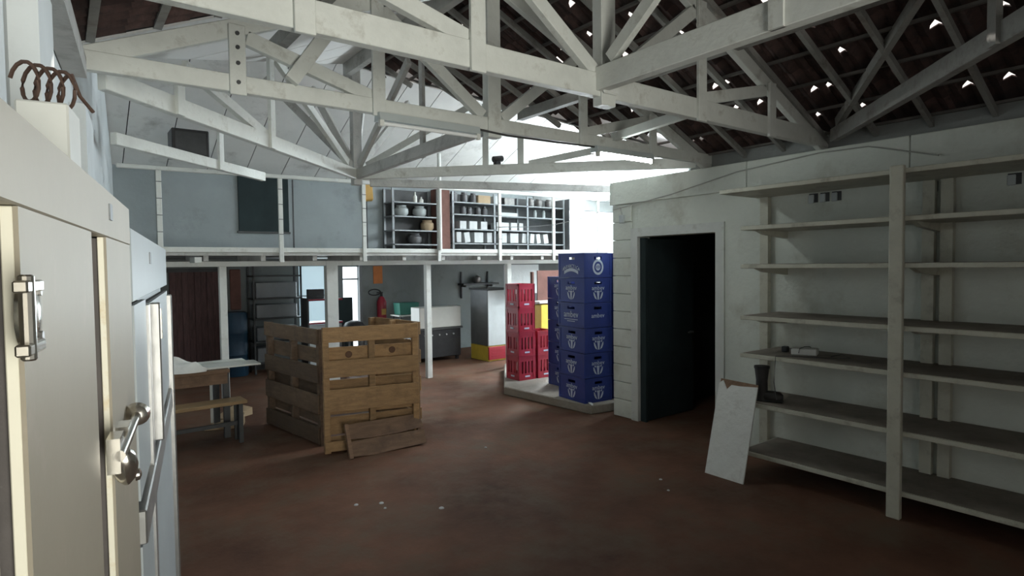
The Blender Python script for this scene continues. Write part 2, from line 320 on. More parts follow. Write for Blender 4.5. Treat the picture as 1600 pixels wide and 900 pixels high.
# clay tiles
TW, TL, TP = .235, .385, .345
def tile_mesh(chip):
    b = B(); bm = b.bm; n = 8; rows = []
    for e in (0, 1):
        row = []
        for k in range(n + 1):
            u = k / n; w = -TW / 2 - .006 + u * (TW + .012); h = .018 * math.sin(u * 4 * math.pi)
            s = 0 if e == 0 else TL
            if e == 0 and chip and chip[0] <= k <= chip[1]: s = .080 + (.024 if k == chip[0] + 1 else 0)
            row.append((bm.verts.new((s, w, h)), bm.verts.new((s, w, h + .011))))
        rows.append(row)
    for k in range(n):
        a, c = rows[0], rows[1]
        bm.faces.new((a[k][0], a[k + 1][0], c[k + 1][0], c[k][0])); bm.faces.new((a[k][1], c[k][1], c[k + 1][1], a[k + 1][1]))
        bm.faces.new((a[k][0], a[k][1], a[k + 1][1], a[k + 1][0])); bm.faces.new((c[k][0], c[k + 1][0], c[k + 1][1], c[k][1]))
    for k in (0, n): bm.faces.new((rows[0][k][0], rows[1][k][0], rows[1][k][1], rows[0][k][1]))
    return mesh(b, 'roof_tile', 'clay', smooth=True)
TM = [tile_mesh(None), tile_mesh((0, 2)), tile_mesh((4, 6)), tile_mesh((5, 7))]
rr = link('roof_right', None); rr['kind'] = 'structure'; rr['label'] = 'dark clay tiled slope with rafters above the shelf wall'
ca = math.atan(.448); cosa = math.cos(ca)
rows = 9; cnt = 0; far = B()
for r in range(rows):
    sdist = r * TP; x = 5.62 - sdist * cosa
    y = -.35
    while y < 6.9:
        if x > XM and y < yvr(min(x, XR)) + (.12 if x < 5.2 else -.1):
            if not (abs(x - 4.06) < .16 and abs(y - 4.43) < .12):
                me = TM[0] if random.random() > .60 else random.choice(TM[1:])
                o = link('roof_tile', me, rr, (x, y, zr(x) + .035), (0, 0, 0))
                o.rotation_euler = Euler((random.uniform(-.012, .012), math.radians(180) + ca * 0, 0)); 
                o.rotation_euler = (Matrix.Rotation(ca + .035, 3, 'Y') @ Matrix.Rotation(math.pi, 3, 'Z')).to_euler()
        y += TW
far.slab([(XM, -2.9), (5.65, -2.9), (5.65, -.45), (XM, -.45)], lambda x, y: zr(x) + .04, .02)
o = obj('tile_field', far, 'clay', rr); o['kind'] = 'stuff'
y = -2.2; k = 0
while y < 6.6:
    x1 = 5.62 if y < 4.05 else XR - (y - 4.05) / 1.018
    if x1 > XM + .15:
        obj('rafter', B().beam((XM, y, zr(XM) - .045), (x1, y, zr(x1) - .04), .034, .05), 'rafter', rr)
    y += .40
for r in range(rows):
    x = 5.62 - r * TP * cosa - .19; y1 = yvr(min(x, XR)) - .05
    if x > XM: obj('batten', B().beam((x, -2.6, zr(x) + .0), (x, y1, zr(x) + .0), .03, .02), 'batten_dark', rr)
for x in (4.05,): obj('purlin', B().beam((x, -2.6, zr(x) - .12), (x, yvr(x) - .2, zr(x) - .12), .07, .1), 'rafter', rr)
obj('ridge_beam', B().beam((XM, -2.7, zr(XM) - .1), (XM, 6.7, zr(XM) - .1), .07, .14), 'beam_grey', rr)
obj('ridge_cap', B().slab([(XM - .2, -2.9), (XM + .2, -2.9), (XM + .2, 6.75), (XM - .2, 6.75)], lambda x, y: zr(XM) + .06 - abs(x - XM) * .3, .02), 'clay', rr)
rl = link('roof_left', None); rl['kind'] = 'structure'; rl['label'] = 'clay tiled slope over the refrigerators'
cb2 = math.atan(.444)
for r in range(9):
    x = -.35 + r * TP * math.cos(cb2); y = .3
    while y < 4.02:
        if x < XM - .1:
            me = TM[0] if random.random() > .08 else random.choice(TM[1:])
            o = link('roof_tile', me, rl, (x, y, zl(x) + .035)); o.rotation_euler = (0, -(cb2 - .035), 0)
        y += TW
b = B(); b.slab([(-.8, -2.9), (XM, -2.9), (XM, .2), (-.8, .2)], lambda x, y: zl(x) + .04, .02); o = obj('tile_field', b, 'clay', rl); o['kind'] = 'stuff'
for y in [-2.2 + .52 * k for k in range(10)]: obj('rafter', B().beam((-.5, y, zl(-.5) - .045), (XM, y, zl(XM) - .045), .045, .06), 'rafter', rl)
for r in range(9):
    x = -.15 + r * TP * math.cos(cb2)
    if x < XM - .1: obj('batten', B().beam((x, -2.6, zl(x)), (x, 3.93, zl(x)), .04, .025), 'rafter', rl)
obj('purlin', B().beam((1.3, -2.6, zl(1.3) - .12), (1.3, 4.6, zl(1.3) - .12), .07, .1), 'rafter', rl)

# ------------------------------------------------------------------ trusses
ZC = 2.93
def cross_truss(y, label, ch, mtl='beam_white', bolts=False):
    t = thing('roof_truss', label, 'truss', (0, y, 0), 0, 'roof trusses spanning the hall')
    xa = xl(y) + .03
    obj('bottom_chord', B().beam((xa, 0, ZC), (XR + .1, 0, ZC), .06, ch), mtl, t, bevel=.004)
    obj('top_chord', B().beam((xa + .02, 0, zl(xa) - .1), (XM, 0, zl(XM) - .17), .05, .1), mtl, t, bevel=.004)
    obj('top_chord', B().beam((XR + .1, 0, zr(XR + .1) - .12), (XM, 0, zr(XM) - .17), .05, .1), mtl, t, bevel=.004)
    top = lambda x: (zl(x) if x < XM else zr(x)) - .15
    obj('king_post', B().bx(XM - .06, XM + .06, -.045, .035, ZC - ch / 2 - .05, top(XM)), mtl, t, bevel=.004)
    for x in (.86, 1.74, 3.62, 4.53):
        p = obj('post', B().bx(x - .045, x + .045, -.052, -.028, ZC - ch / 2 - .02, top(x) + .03), mtl, t, bevel=.003)
        if bolts and x < 1:
            for z in (ZC, ZC + .11, ZC + .2, ZC + .28):
                if z < top(x): obj('bolt', B().cyl((x, -.052, z), (x, -.062, z), .012, 8), 'charcoal', p)
    for xb, xt in ((1.70, .92), (2.6, 1.78), (2.78, 3.58), (3.66, 4.48)) + (((1.16, 1.48),) if bolts else ()):
        yo = -.055 if xb == 1.16 else 0; obj('diagonal', B().beam((xb, yo, ZC + ch / 2 + .01), (xt, yo, top(xt) - .05), .05, .085), mtl, t, bevel=.003)
    return t
cross_truss(3.81, 'white timber roof truss carrying the two strip lights', .10, bolts=True)
tb = cross_truss(2.62, 'nearer white timber roof truss with the bright bolted centre node', .14)
obj('node_plate', B().box((XM, -.06, ZC + .02), (.13, .02, .15)), 'paint_white', tb, bevel=.02)
obj('bolt', B().cyl((XM, -.07, ZC + .02), (XM, -.082, ZC + .02), .014, 8), 'charcoal', tb)
def line_truss(label, p, q, ch=.10, posts=(), diags=(), mtl='beam_white', w=.06, tops=True):
    p, q = V(p), V(q); t = thing('tie_truss', label, 'truss', (p.x, p.y, 0), math.atan2(q.y - p.y, q.x - p.x)); L = (q - p).length
    obj('bottom_chord', B().beam((0, 0, p.z), (L, 0, q.z), w, ch), mtl, t, bevel=.004)
    for s, h in posts: obj('post', B().bx(s - .035, s + .035, -.05, -.02, p.z - ch / 2, p.z + h), mtl, t)
    for s0, z0, s1, z1 in diags: obj('diagonal', B().beam((s0, 0, p.z + z0), (s1, 0, p.z + z1), .045, .075), mtl, t)
    return t
NX, NY = 2.80, 6.72
line_truss('long timber tie running over the hall toward the camera', (XM - .06, 2.60, ZC + .03), (XM - .10, -2.7, ZC + .03), .14, ((1.15, .7), (2.6, 1.0)), ((.1, .1, 1.1, .85), (1.2, .1, 2.5, .85)), w=.07)
line_truss('grey timber tie from the far truss to the back node', (XM, 3.86, ZC), (NX, NY, ZC), .11, ((1.2, .9),), ((.1, .1, 1.1, .9), (2.75, .1, 1.4, .9)), 'beam_grey')
line_truss('slanting timber tie from the left wall to the back node', (.22, 4.12, ZC), (NX, NY, ZC), .12, ((1.75, .7), (.6, .2)), ((3.4, .1, 1.9, .75), (1.7, .05, .7, .3)))
line_truss('slanting timber tie from the shelf wall to the back node', (5.5, 4.0, ZC), (NX, NY, ZC), .11, ((1.9, .35), (2.3, .75)), ((3.7, .1, 2.4, .75), (1.8, .05, .6, .25)))
line_truss('short slanting tie in the left back corner', (.38, 5.92, ZC), (1.95, 7.45, ZC), .10, ((1.35, .35),), ())
line_truss('slanting tie above the loft handrail', (6.6, 6.0, ZC), (3.2, 7.25, ZC), .10, (), (), 'beam_grey')
line_truss('slanting timber tie above the right shelf', (5.34, 2.48, ZC), (2.72, .05, ZC), .11, ((2.31, .76),), ((.1, .09, 3.2, 1.09),), 'rafter')
t = thing('node_post', 'dark centre post with fanned struts at the back node', 'post', (NX, NY, 0))
obj('post', B().bx(-.05, .05, -.05, .05, ZC - .12, 4.25), 'beam_grey', t)
for dx, dy in ((-.9, .35), (.9, .4), (.3, .45), (-.35, .45)):
    obj('strut', B().beam((0, 0, ZC + .05), (dx, dy, ZC + 1.05), .05, .08), 'beam_grey', t)
tag(obj('tie_beam', B().beam((4.02, 3.8, ZC + .06), (3.80, 2.62, ZC + .06), .05, .07), 'beam_white'), 'short white tie linking the two trusses near the shelf wall', 'beam')
# strip lights under the far truss
for x0, x1, lab in ((1.72, 2.52, 'strip light fixture under the truss middle'), (3.74, 4.48, 'strip light fixture under the truss next to the shelf wall')):
    t = thing('strip_light', lab, 'light', (x0, 3.76, ZC - .05), 0, 'strip lights under the truss'); L = x1 - x0
    obj('housing', B().extrude([(0, -.05, -.055), (0, .05, -.055), (0, .035, -.002), (0, -.035, -.002)], [(L, -.05, -.055), (L, .05, -.055), (L, .035, -.002), (L, -.035, -.002)]), 'lamp_body', t)
    obj('tube', B().cyl((.03, -.03, -.075), (L - .03, -.03, -.075), .014, 10), 'lamp_tube_lit' if x0 > 3 else 'lamp_tube', t, smooth=True)
    for xx in (.0, L - .03): obj('socket', B().bx(xx, xx + .03, -.045, -.015, -.095, -.05), 'plastic_white', t)
tag(obj('light_cable', B().tube([(2.52, 3.76, 2.87), (2.8, 3.76, 2.855), (3.3, 3.76, 2.86), (3.74, 3.76, 2.87)], .008), 'wire'), 'black cable strung between the two strip lights', 'cable')

# ------------------------------------------------------------------ loft
DE, DPY = 8.35, 8.76
dk = thing('loft_deck', 'white edged loft deck crossing the back of the hall', 'loft', (0, 0, 0))
obj('deck', B().bx(.64, 8.62, DE, 9.74, 2.04, 2.10), 'beam_grey', dk)
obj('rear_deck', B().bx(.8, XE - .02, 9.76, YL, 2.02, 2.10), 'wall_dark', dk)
obj('edge_board', B().bx(.66, 8.62, DE - .03, DE, 2.06, 2.125), 'paint_white', dk, bevel=.004)
obj('edge_strip', B().bx(.66, 8.62, DE - .015, DE, 2.02, 2.055), 'beam_grey', dk)
for k in range(12):
    x = .75 + k * .69; obj('joist', B().bx(x, x + .06, DE + .02, 9.7, 1.95, 2.04), 'beam_grey', dk)
lt = thing('loft_lintel', 'white lintel beam under the loft on square posts', 'beam', (0, DPY, 0))
obj('lintel', B().bx(.5, 8.2, -.05, .05, 1.88, 2.0 - .05), 'paint_white', lt, bevel=.004)
PX = (1.73, 4.84, 6.50)
for x in PX: obj('post', B().bx(x - .045, x + .045, -.045, .045, 0, 1.95), 'paint_white', lt, bevel=.004)
obj('post', B().bx(3.13, 3.30, -.06, .06, 0, 1.95), 'paint_white', lt, bevel=.004)
rl_ = thing('loft_railing', 'white tubular railing along the loft edge', 'railing', (0, DE - .05, 0))
obj('handrail', B().beam((.55, 0, 3.06), (8.5, 0, 3.115), .05, .05), 'paint_white', rl_, bevel=.008)
for x in (.97, 2.38, 3.56, 4.81, 6.0, 7.21, 8.35):
    p = obj('rail_post', B().bx(x - .028, x + .028, -.012, .022, 1.93, 3.08 + x * .006), 'paint_white', rl_, bevel=.004)
    for z in (2.3, 2.5, 2.7, 2.9): obj('rung_clip', B().bx(x - .03, x + .03, -.016, -.012, z, z + .008), 'charcoal', p)
tag(obj('joist_end', B().bx(1.33, 1.41, DE - .06, DE + .3, 1.93, 2.0), 'paint_white'), 'small white joist end below the loft edge, far left', 'beam')
tag(obj('loft_pole', B().cyl((4.80, DE - .1, 2.1), (4.80, DE - .1, 3.62), .03, 10), 'beam_white'), 'pale pole rising from the railing to the ceiling', 'pole')
tag(obj('loft_wire', B().tube([(5.9, 8.27, 2.50), (6.6, 8.27, 2.52), (7.2, 8.27, 2.58), (7.8, 8.27, 2.70), (8.33, 8.27, 2.86)], .006), 'wire'), 'thin dark wire sagging across the right end of the railing', 'wire')
# upstairs: board, bag, racks
t = thing('dark_board', 'dark green board on the upper back wall', 'board', (2.54, YB - .03, 2.87)); obj('panel', B().box((0, 0, 0), (.74, .03, .9)), 'door_green', t, bevel=.004)
obj('board_frame', B().bx(-.39, .39, -.01, .02, .45, .48).bx(-.39, .39, -.01, .02, -.48, -.45), 'charcoal', t)
b = B(); b.extrude([(-.09, 0, .16), (.09, 0, .17), (.11, 0, -.14), (-.10, 0, -.16)], [(-.07, -.07, .15), (.07, -.08, .16), (.09, -.08, -.12), (-.08, -.07, -.14)])
tag(obj('hanging_bag', b, 'ochre', bevel=.02, loc=(4.23, YB - .02, 3.12)), 'ochre bag hanging on the wall beside the loft racks', 'bag')
RY0, RY1 = 9.32, 9.68
def rack(name, label, x0, x1, zs, ups, y0=RY0, y1=RY1, m='grey_metal', z0=2.1, top=3.2):
    t = thing(name, label, 'shelf', ((x0 + x1) / 2, (y0 + y1) / 2, z0)); cx, cy = (x0 + x1) / 2, (y0 + y1) / 2
    for x in ups:
        for y in (y0 + .015, y1 - .015): obj('upright', B().bx(x - .018 - cx, x + .018 - cx, y - .015 - cy, y + .015 - cy, 0, top - z0), m, t)
    for z in zs: obj('shelf_board', B().bx(x0 - cx, x1 - cx, y0 - cy, y1 - cy, z - .02 - z0, z - z0), m, t)
    if x1 > 8: obj('light_stop_panel', B().bx(x1 - cx + .019, x1 - cx + .03, y0 - cy - .12, y1 - cy, 0, top - z0), 'charcoal', t)  # added to keep the window light off the long rack
    obj('back_panel', B().bx(x0 - cx, x1 - cx, y1 - cy, y1 - cy + .01, 0, top - z0), 'charcoal', t)  # dark sheet standing in for the shade behind the shelves
    return t
S1 = (2.24, 2.48, 2.72, 2.96)
rack('loft_rack', 'small metal rack with clay jars left of the brown panel', 4.50, 5.40, S1, (4.52, 5.38))
tag(obj('brown_panel', B().bx(5.43, 5.66, 9.36, 9.66, 2.1, 3.24), 'curtain_brown', bevel=.01), 'brown upright panel between the two loft racks', 'panel')
S2 = (2.27, 2.53, 2.80, 3.02)
rack('loft_rack', 'long metal rack packed with pots and boxes on the loft', 5.68, 8.40, S2, (5.70, 6.62, 7.42, 8.38))
def small(name, b, m, label, cat, group, loc, rz=0, rx=0, ry=0):
    o = obj(name, b, m, None, .004, False, loc, (rx, ry, rz)); return tag(o, label, cat, group)
def boxb(w, d_, h): return B().bx(-w / 2, w / 2, -d_ / 2, d_ / 2, 0, h)
ORD = ['first', 'second', 'third', 'fourth', 'fifth', 'sixth', 'seventh', 'eighth', 'ninth', 'tenth', 'eleventh']
# bottom row of the long rack: ledgers leaning
x = 5.80
for k in range(11):
    if 6.56 < x < 6.70 or 7.36 < x < 7.5: x += .14
    w = random.choice((.10, .12, .2)); small('file_box', boxb(w, .25, .19), 'paper', '%s pale file box from the left, lowest shelf of the long loft rack' % ORD[k], 'box', 'file boxes on the loft', (x + w / 2, 9.50, 2.285), 0, 0, random.choice((0, .1, -.15)) if w < .15 else 0)
    x += w + .085
    if x > 7.9: break
for k, (x, w) in enumerate(((5.95, .14), (6.17, .18), (6.42, .14), (6.85, .3), (7.12, .16), (7.30, .1))):
    small('carton', boxb(w, .2, .15), 'paper', '%s white carton from the left, second shelf of the long loft rack' % ORD[k], 'carton', 'cartons on the loft', (x, 9.48, 2.53), random.uniform(-.1, .1))
def pots(n, zs, x0, x1, h, r, m, label, name, group):
    for k in range(n):
        xx = x0 + (x1 - x0) * k / max(1, n - 1)
        b = B(); b.lathe([(r * .8, 0), (r, h * .2), (r, h * .8), (r * .72, h * .86), (r * .75, h)], 12)
        o = obj(name, b, m, None, 0, True, (xx, 9.48 + random.uniform(-.03, .03), zs)); tag(o, ORD[k] + ' ' + label, 'pot', group)
pots(4, 2.80, 6.0, 6.5, .15, .06, 'pot', 'dark pot from the left, third shelf of the long loft rack', 'stacked_pot', 'dark pots, third shelf')
pots(3, 3.02, 5.80, 6.25, .19, .07, 'pot', 'tall dark pot from the left, top shelf of the long loft rack', 'tall_pot', 'tall dark pots, top shelf')
pots(3, 3.02, 7.6, 8.1, .17, .08, 'tin', 'tin pot from the left at the right end of the top loft shelf', 'tin_pot', 'tin pots, top shelf')
pots(2, 2.80, 7.72, 7.95, .16, .035, 'glass_jar', 'slim glass jar from the left on the third loft shelf', 'glass_jar', 'slim jars on the loft')
small('carton', boxb(.28, .2, .15), 'cardboard', 'brown carton on the top shelf of the long loft rack', 'carton', None, (6.43, 9.48, 3.02))
small('white_tin', boxb(.11, .16, .16), 'paper', 'narrow white tin beside the brown carton on the loft', 'tin', None, (6.74, 9.48, 3.02))
small('toaster_box', boxb(.24, .2, .14), 'tin', 'dark metal box with white base on the top loft shelf', 'box', None, (7.02, 9.48, 3.02))
small('flat_tray', boxb(.42, .25, .07), 'paper', 'flat pale tray on the third shelf of the long loft rack', 'tray', None, (6.98, 9.48, 2.80))
for x, z, h, r, lab in ((5.02, 2.96, .2, .035, 'slim white bottle on the top shelf of the small loft rack'), (5.14, 2.96, .12, .04, 'squat white bottle on the top shelf of the small loft rack')):
    b = B(); b.lathe([(r, 0), (r, h * .6), (r * .4, h * .75), (r * .4, h)], 12); tag(obj('bottle', b, 'plastic_white', None, 0, True, (x, 9.48, z)), lab, 'bottle')
for x, z, m, lab in ((5.10, 2.72, 'glass_jar', 'big pale jar on the third shelf of the small loft rack'), (5.25, 2.48, 'cardboard', 'clay jar on the second shelf of the small loft rack'), (4.75, 2.72, 'glass_jar', 'grey bowl on the third shelf of the small loft rack'), (5.0, 2.24, 'pot', 'dark basin on the lowest shelf of the small loft rack')):
    b = B(); b.lathe([(.08, 0), (.12, .05), (.12, .13), (.08, .17), (.09, .19)], 14); tag(obj('jar', b, m, None, 0, True, (x, 9.48, z)), lab, 'jar')
# box hung in the left back corner, clamp on the tie, loft wires
t = thing('speaker_box', 'black speaker box under the ceiling in the left back corner', 'speaker', (1.10, 7.0, ZC + .06)); obj('body', B().bx(-.17, .17, -.14, .14, 0, .28), 'black', t, bevel=.008); obj('grille', B().bx(-.14, .14, -.148, -.14, .03, .25), 'charcoal', t)
t = thing('clamp_lamp', 'small black clamp lamp sitting on the slanting tie', 'lamp', (4.02, 5.60, ZC + .055)); obj('clamp', B().bx(-.03, .03, -.03, .03, 0, .05), 'black', t); obj('head', B().cyl((-.05, 0, .07), (.07, 0, .09), .035, 10), 'black', t)

# ------------------------------------------------------------------ refrigerators along the left
th = math.radians(9.3); U = V((math.sin(th), math.cos(th), 0)); Nn = V((math.cos(th), -math.sin(th), 0)); O0 = V((-.1426, .0233, 0))
RZ = math.atan2(U.y, U.x)
def fr(name, label, s0):    # local x along the front, local y pointing back to the wall
    return thing(name, label, 'refrigerator', O0 + U * s0, RZ)
def body(s0, s1, z1, back=.05):
    p = O0 + U * s0 - Nn * back; q = O0 + U * s1 - Nn * back
    loc = lambda P: ((P - O0 - U * s0).dot(U), -(P - O0 - U * s0).dot(Nn))
    a, c = V((xl(p.y) + .09, p.y + .01, 0)), V((xl(q.y) + .09, q.y, 0))
    pl = [loc(p), loc(q), loc(c), loc(a)]
    b = B(); b.extrude([(x, y, .06) for x, y in pl], [(x, y, z1) for x, y in pl]); return b
f1 = fr('beige_refrigerator', 'tall beige metal refrigerator with chrome latches, nearest the camera', .15)
obj('body', body(.15, 1.74, 2.0), 'fridge_beige', f1); obj('header', B().bx(0, 1.59, 0, .06, 1.911, 2.0), 'fridge_beige', f1, bevel=.002)
obj('plinth', B().bx(.02, 1.57, .07, .10, 0, .06), 'charcoal', f1)
def frdoor(par, s0, s1, z0, z1, off, m='fridge_beige', em='fridge_edge_lit'):
    d = obj('door', B().bx(s0 - off, s1 - off, 0, .004, z0, z1), m, par)
    obj('gasket', B().bx(s0 - off + .006, s1 - off - .006, .014, .05, z0 + .002, z1 - .002), 'gasket', d)
    obj('door_edge', B().bx(s0 - off, s1 - off, .004, .014, z0, z1), em, d, bevel=.001)
    return d
dA0 = frdoor(f1, .18, .60, .10, 1.91, .15); dA = frdoor(f1, .70, 1.13, .10, 1.91, .15); dB = frdoor(f1, 1.30, 1.72, .10, 1.91, .15)
def latch(par, s, z, k=1.0, lev=True):
    l = obj('latch', B().bx(s - .045 * k, s + .05 * k, -.030 * k, -.012 * k, z + .035 * k, z + .052 * k).bx(s - .045 * k, s + .05 * k, -.030 * k, -.012 * k, z - .052 * k, z - .035 * k).cyl((s - .015 * k, -.022 * k, z - .06 * k), (s - .015 * k, -.022 * k, z + .06 * k), .010 * k, 12), 'chrome', par, bevel=.002)
    obj('rose', B().lathe([(.055 * k, 0), (.055 * k, .006 * k), (.04 * k, .016 * k), (.01 * k, .02 * k)], 20, (s + .07 * k, 0, z), Matrix.Rotation(math.pi / 2, 3, 'X')), 'chrome', l, smooth=True)
    for dz in (-.05, .05): obj('screw', B().cyl((s + .085 * k, -.006, z + dz * k * .7), (s + .085 * k, -.014 * k - .004, z + dz * k * .7), .008 * k, 8), 'steel', l)
    if lev: obj('lever', B().beam((s + .01, -.03 * k, z - .06 * k), (s + .10 * k, -.045 * k, z - .075 * k), .02 * k, .02 * k).cyl((s + .03 * k, -.03 * k, z - .03 * k), (s + .10 * k, -.03 * k, z - .03 * k), .013 * k), 'chrome', l, smooth=False)
latch(dA, .70 - .15 - .04, 1.81, .62, False); 
lb_ = obj('latch', B().cyl((1.05, -.018, 1.535), (1.37, -.018, 1.535), .010, 12).bx(1.05, 1.11, -.020, .0, 1.505, 1.565).bx(1.18, 1.24, -.020, .0, 1.515, 1.555), 'chrome', dB, smooth=True)
obj('rose', B().lathe([(.010, 0), (.022, .008), (.026, .025), (.016, .04), (.004, .045)], 16, (1.36, -.018, 1.535), Matrix.Rotation(math.pi / 2, 3, 'Y')), 'chrome', lb_, smooth=True)
obj('lever', B().lathe([(.006, -.075), (.016, -.06), (.021, -.035), (.018, -.01), (.010, .0)], 14, (1.12, -.018, 1.525), Matrix.Rotation(math.radians(-25), 3, 'Y')), 'chrome', lb_, smooth=True)
for z in (1.36, 1.08): obj('door_button', B().lathe([(.016, 0), (.014, .008), (.004, .012)], 12, (1.53, 0, z), Matrix.Rotation(math.pi / 2, 3, 'X')), 'chrome', dB, smooth=True)
obj('badge', B().bx(1.20, 1.235, -.003, .0, 1.945, 1.975), 'grey_metal', f1)
f2 = fr('white_refrigerator', 'white refrigerator with stainless door rails beyond the beige one', 1.76)
obj('body', body(1.76, 3.62, 1.955, .03), 'fridge_white', f2); obj('header', B().bx(0, 1.85, 0, .04, 1.77, 1.955), 'fridge_white', f2, bevel=.002); obj('plinth', B().bx(.02, 1.8, .05, .08, 0, .06), 'charcoal', f2)
frdoor(f2, 1.78, 2.16, 1.26, 1.76, 1.76, 'fridge_white', 'fridge_white'); frdoor(f2, 1.78, 2.16, .1, 1.14, 1.76, 'fridge_white', 'fridge_white')
d = frdoor(f2, 2.30, 3.60, 1.26, 1.74, 1.76, 'fridge_white', 'steel'); obj('handle', B().bx(.545, .60, -.03, .0, 1.28, 1.74), 'steel', d, bevel=.004); obj('handle_plate', B().bx(.555, .585, -.034, -.03, 1.62, 1.72), 'chrome', d)
frdoor(f2, 2.30, 3.60, .1, 1.14, 1.76, 'fridge_white', 'steel')
obj('door_rail', B().bx(.02, 1.84, -.012, .028, 1.145, 1.235), 'steel', f2, bevel=.004)
obj('side_rail', B().bx(.42, .50, -.006, .028, .1, 1.74), 'steel', f2); obj('corner_rail', B().bx(1.80, 1.85, -.02, .03, .1, 1.72), 'steel', f2, bevel=.004)
obj('label_plate', B().bx(.62, .68, -.003, .0, 1.87, 1.91), 'grey_metal', f2)
# things on top of the refrigerators
P0 = O0 + U * 1.62 - Nn * .13
t = thing('white_box', 'cream box standing on top of the beige refrigerator', 'box', (P0.x, P0.y, 2.0), RZ); obj('body', B().bx(-.07, .07, -.045, .045, 0, .20), 'plastic_white', t, bevel=.004); obj('side_plate', B().bx(.07, .10, -.04, .045, .0, .18), 'grey_metal', t)
b = B(); pts = [(-.055 + k * .0016, .004 * math.sin(k), .238 + .0)  for k in range(0)]
for k in range(64): a = k * .42; pts.append((.038 * math.sin(a), -.05 + k * .0016, .2465 + .040 * math.cos(a)))
b.tube([(-.03, -.075, .206), (-.01, -.06, .24)] + pts, .0042)
tag(obj('wire_coil', b, 'rust', None, 0, True, (P0.x, P0.y, 2.0), (0, 0, RZ + .7)), 'dark rusty wire coil lying on the cream box', 'wire coil')
P1 = O0 + U * 2.05 - Nn * .2
t = thing('picture_frame', 'small worn wooden frame leaning on top of the refrigerators', 'frame', (P1.x, P1.y, 1.955), RZ)
for a in ((-.10, -.085, 0, .17), (.0, .015, 0, .17)): obj('stile', B().bx(a[0], a[1], 0, .03, a[2], a[3]), 'wood_brown', t)
for z in (0, .15): obj('rail', B().bx(-.085, .0, 0, .03, z, z + .02), 'wood_brown', t)

# ------------------------------------------------------------------ right shelf
sh = thing('wall_shelf', 'long pale green painted timber shelf along the right wall', 'shelf', (4.76, 1.76, 0))
ZS = (.195, .63, 1.055, 1.385, 1.833, 2.165, 2.50)
for i, z in enumerate(ZS):
    x0 = .0 if i < 6 else .0; y1 = 1.24 if i < 6 else 1.45
    s_ = obj('shelf_board', B().bx(.0, .61, -2.9, y1, z - .035, z), 'shelf_paint', sh, bevel=.004)
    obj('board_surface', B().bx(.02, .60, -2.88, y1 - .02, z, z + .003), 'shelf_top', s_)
for y in (0, -1.9): obj('post', B().bx(-.045, -.002, y - .045, y + .045, 0, 2.52), 'shelf_paint', sh, bevel=.005)
for y in (1.34, .0, -.12, -1.9):
    obj('rear_post', B().bx(.55, .605, y - .04, y + .04, 0, 2.46), 'shelf_paint', sh)
for z in ZS[:6]:
    for y in (1.14, -.06): obj('bracket', B().extrude([(.08, y - .02, z - .036), (.58, y - .02, z - .036), (.58, y - .02, z - .10), (.2, y - .02, z - .07)], [(.08, y + .02, z - .036), (.58, y + .02, z - .036), (.58, y + .02, z - .10), (.2, y + .02, z - .07)]), 'shelf_paint', sh)
# boot, modem, adapter, cable
bt = thing('rubber_boot', 'black rubber boot on the second lowest shelf', 'boot', (4.90, 2.875, .634), math.radians(-70))
b = B(); prof = [(.0, .052, .052), (.05, .05, .05), (.12, .048, .048), (.2, .058, .055), (.235, .062, .058)]
rings = []
for z, rx, ry in [(.0, .055, .045), (.03, .055, .045), (.09, .05, .045)] + [(p[0] + .06, p[1], p[2]) for p in prof[1:]]:
    rings.append([b.bm.verts.new((rx * math.cos(a) , ry * math.sin(a), z)) for a in [k * math.pi / 8 for k in range(16)]])
for r0, r1 in zip(rings, rings[1:]):
    for k in range(16): b.bm.faces.new((r0[k], r0[(k + 1) % 16], r1[(k + 1) % 16], r1[k]))
b.bm.faces.new(rings[0][::-1]); b.bm.faces.new(rings[-1])
obj('shaft', b, 'rubber', bt, smooth=True)
obj('foot', B().lathe([(.02, -.01), (.048, .03), (.05, .10), (.045, .15), (.02, .175)], 14, (.0, 0, .045), Matrix.Rotation(math.pi / 2, 3, 'Y')), 'rubber', bt, smooth=True)
obj('sole', B().bx(-.06, .175, -.045, .045, 0, .018), 'black', bt, bevel=.008)
obj('cuff', B().lathe([(.064, .285), (.066, .29), (.066, .303), (.064, .307)], 16), 'black', bt)
md = thing('white_modem', 'white modem box on the middle shelf', 'modem', (5.05, 2.57, 1.059), math.radians(20)); obj('case', B().bx(-.07, .07, -.10, .10, 0, .055), 'plastic_white', md, bevel=.008); obj('cable_loop', B().tube([(-.075, .04, .02), (-.08, .03, .06), (-.02, -.0, .07), (.05, -.03, .065), (.08, -.06, .03)], .003), 'wire', md)
tag(obj('power_adapter', B().box((0, 0, .025), (.05, .05, .05)), 'black', None, .006, False, (5.08, 2.76, 1.059)), 'black power adapter beside the white modem', 'adapter')
tag(obj('thin_cable', B().tube([(5.06, 2.36, 1.065), (5.08, 2.28, 1.09), (5.05, 2.20, 1.07), (4.98, 2.32, 1.064), (4.80, 2.62, 1.066), (4.742, 2.66, 1.066), (4.738, 2.66, 1.03), (4.735, 2.67, .85), (4.74, 2.65, .7)], .0035), 'wire'), 'thin dark cable hanging from the middle shelf', 'cable')
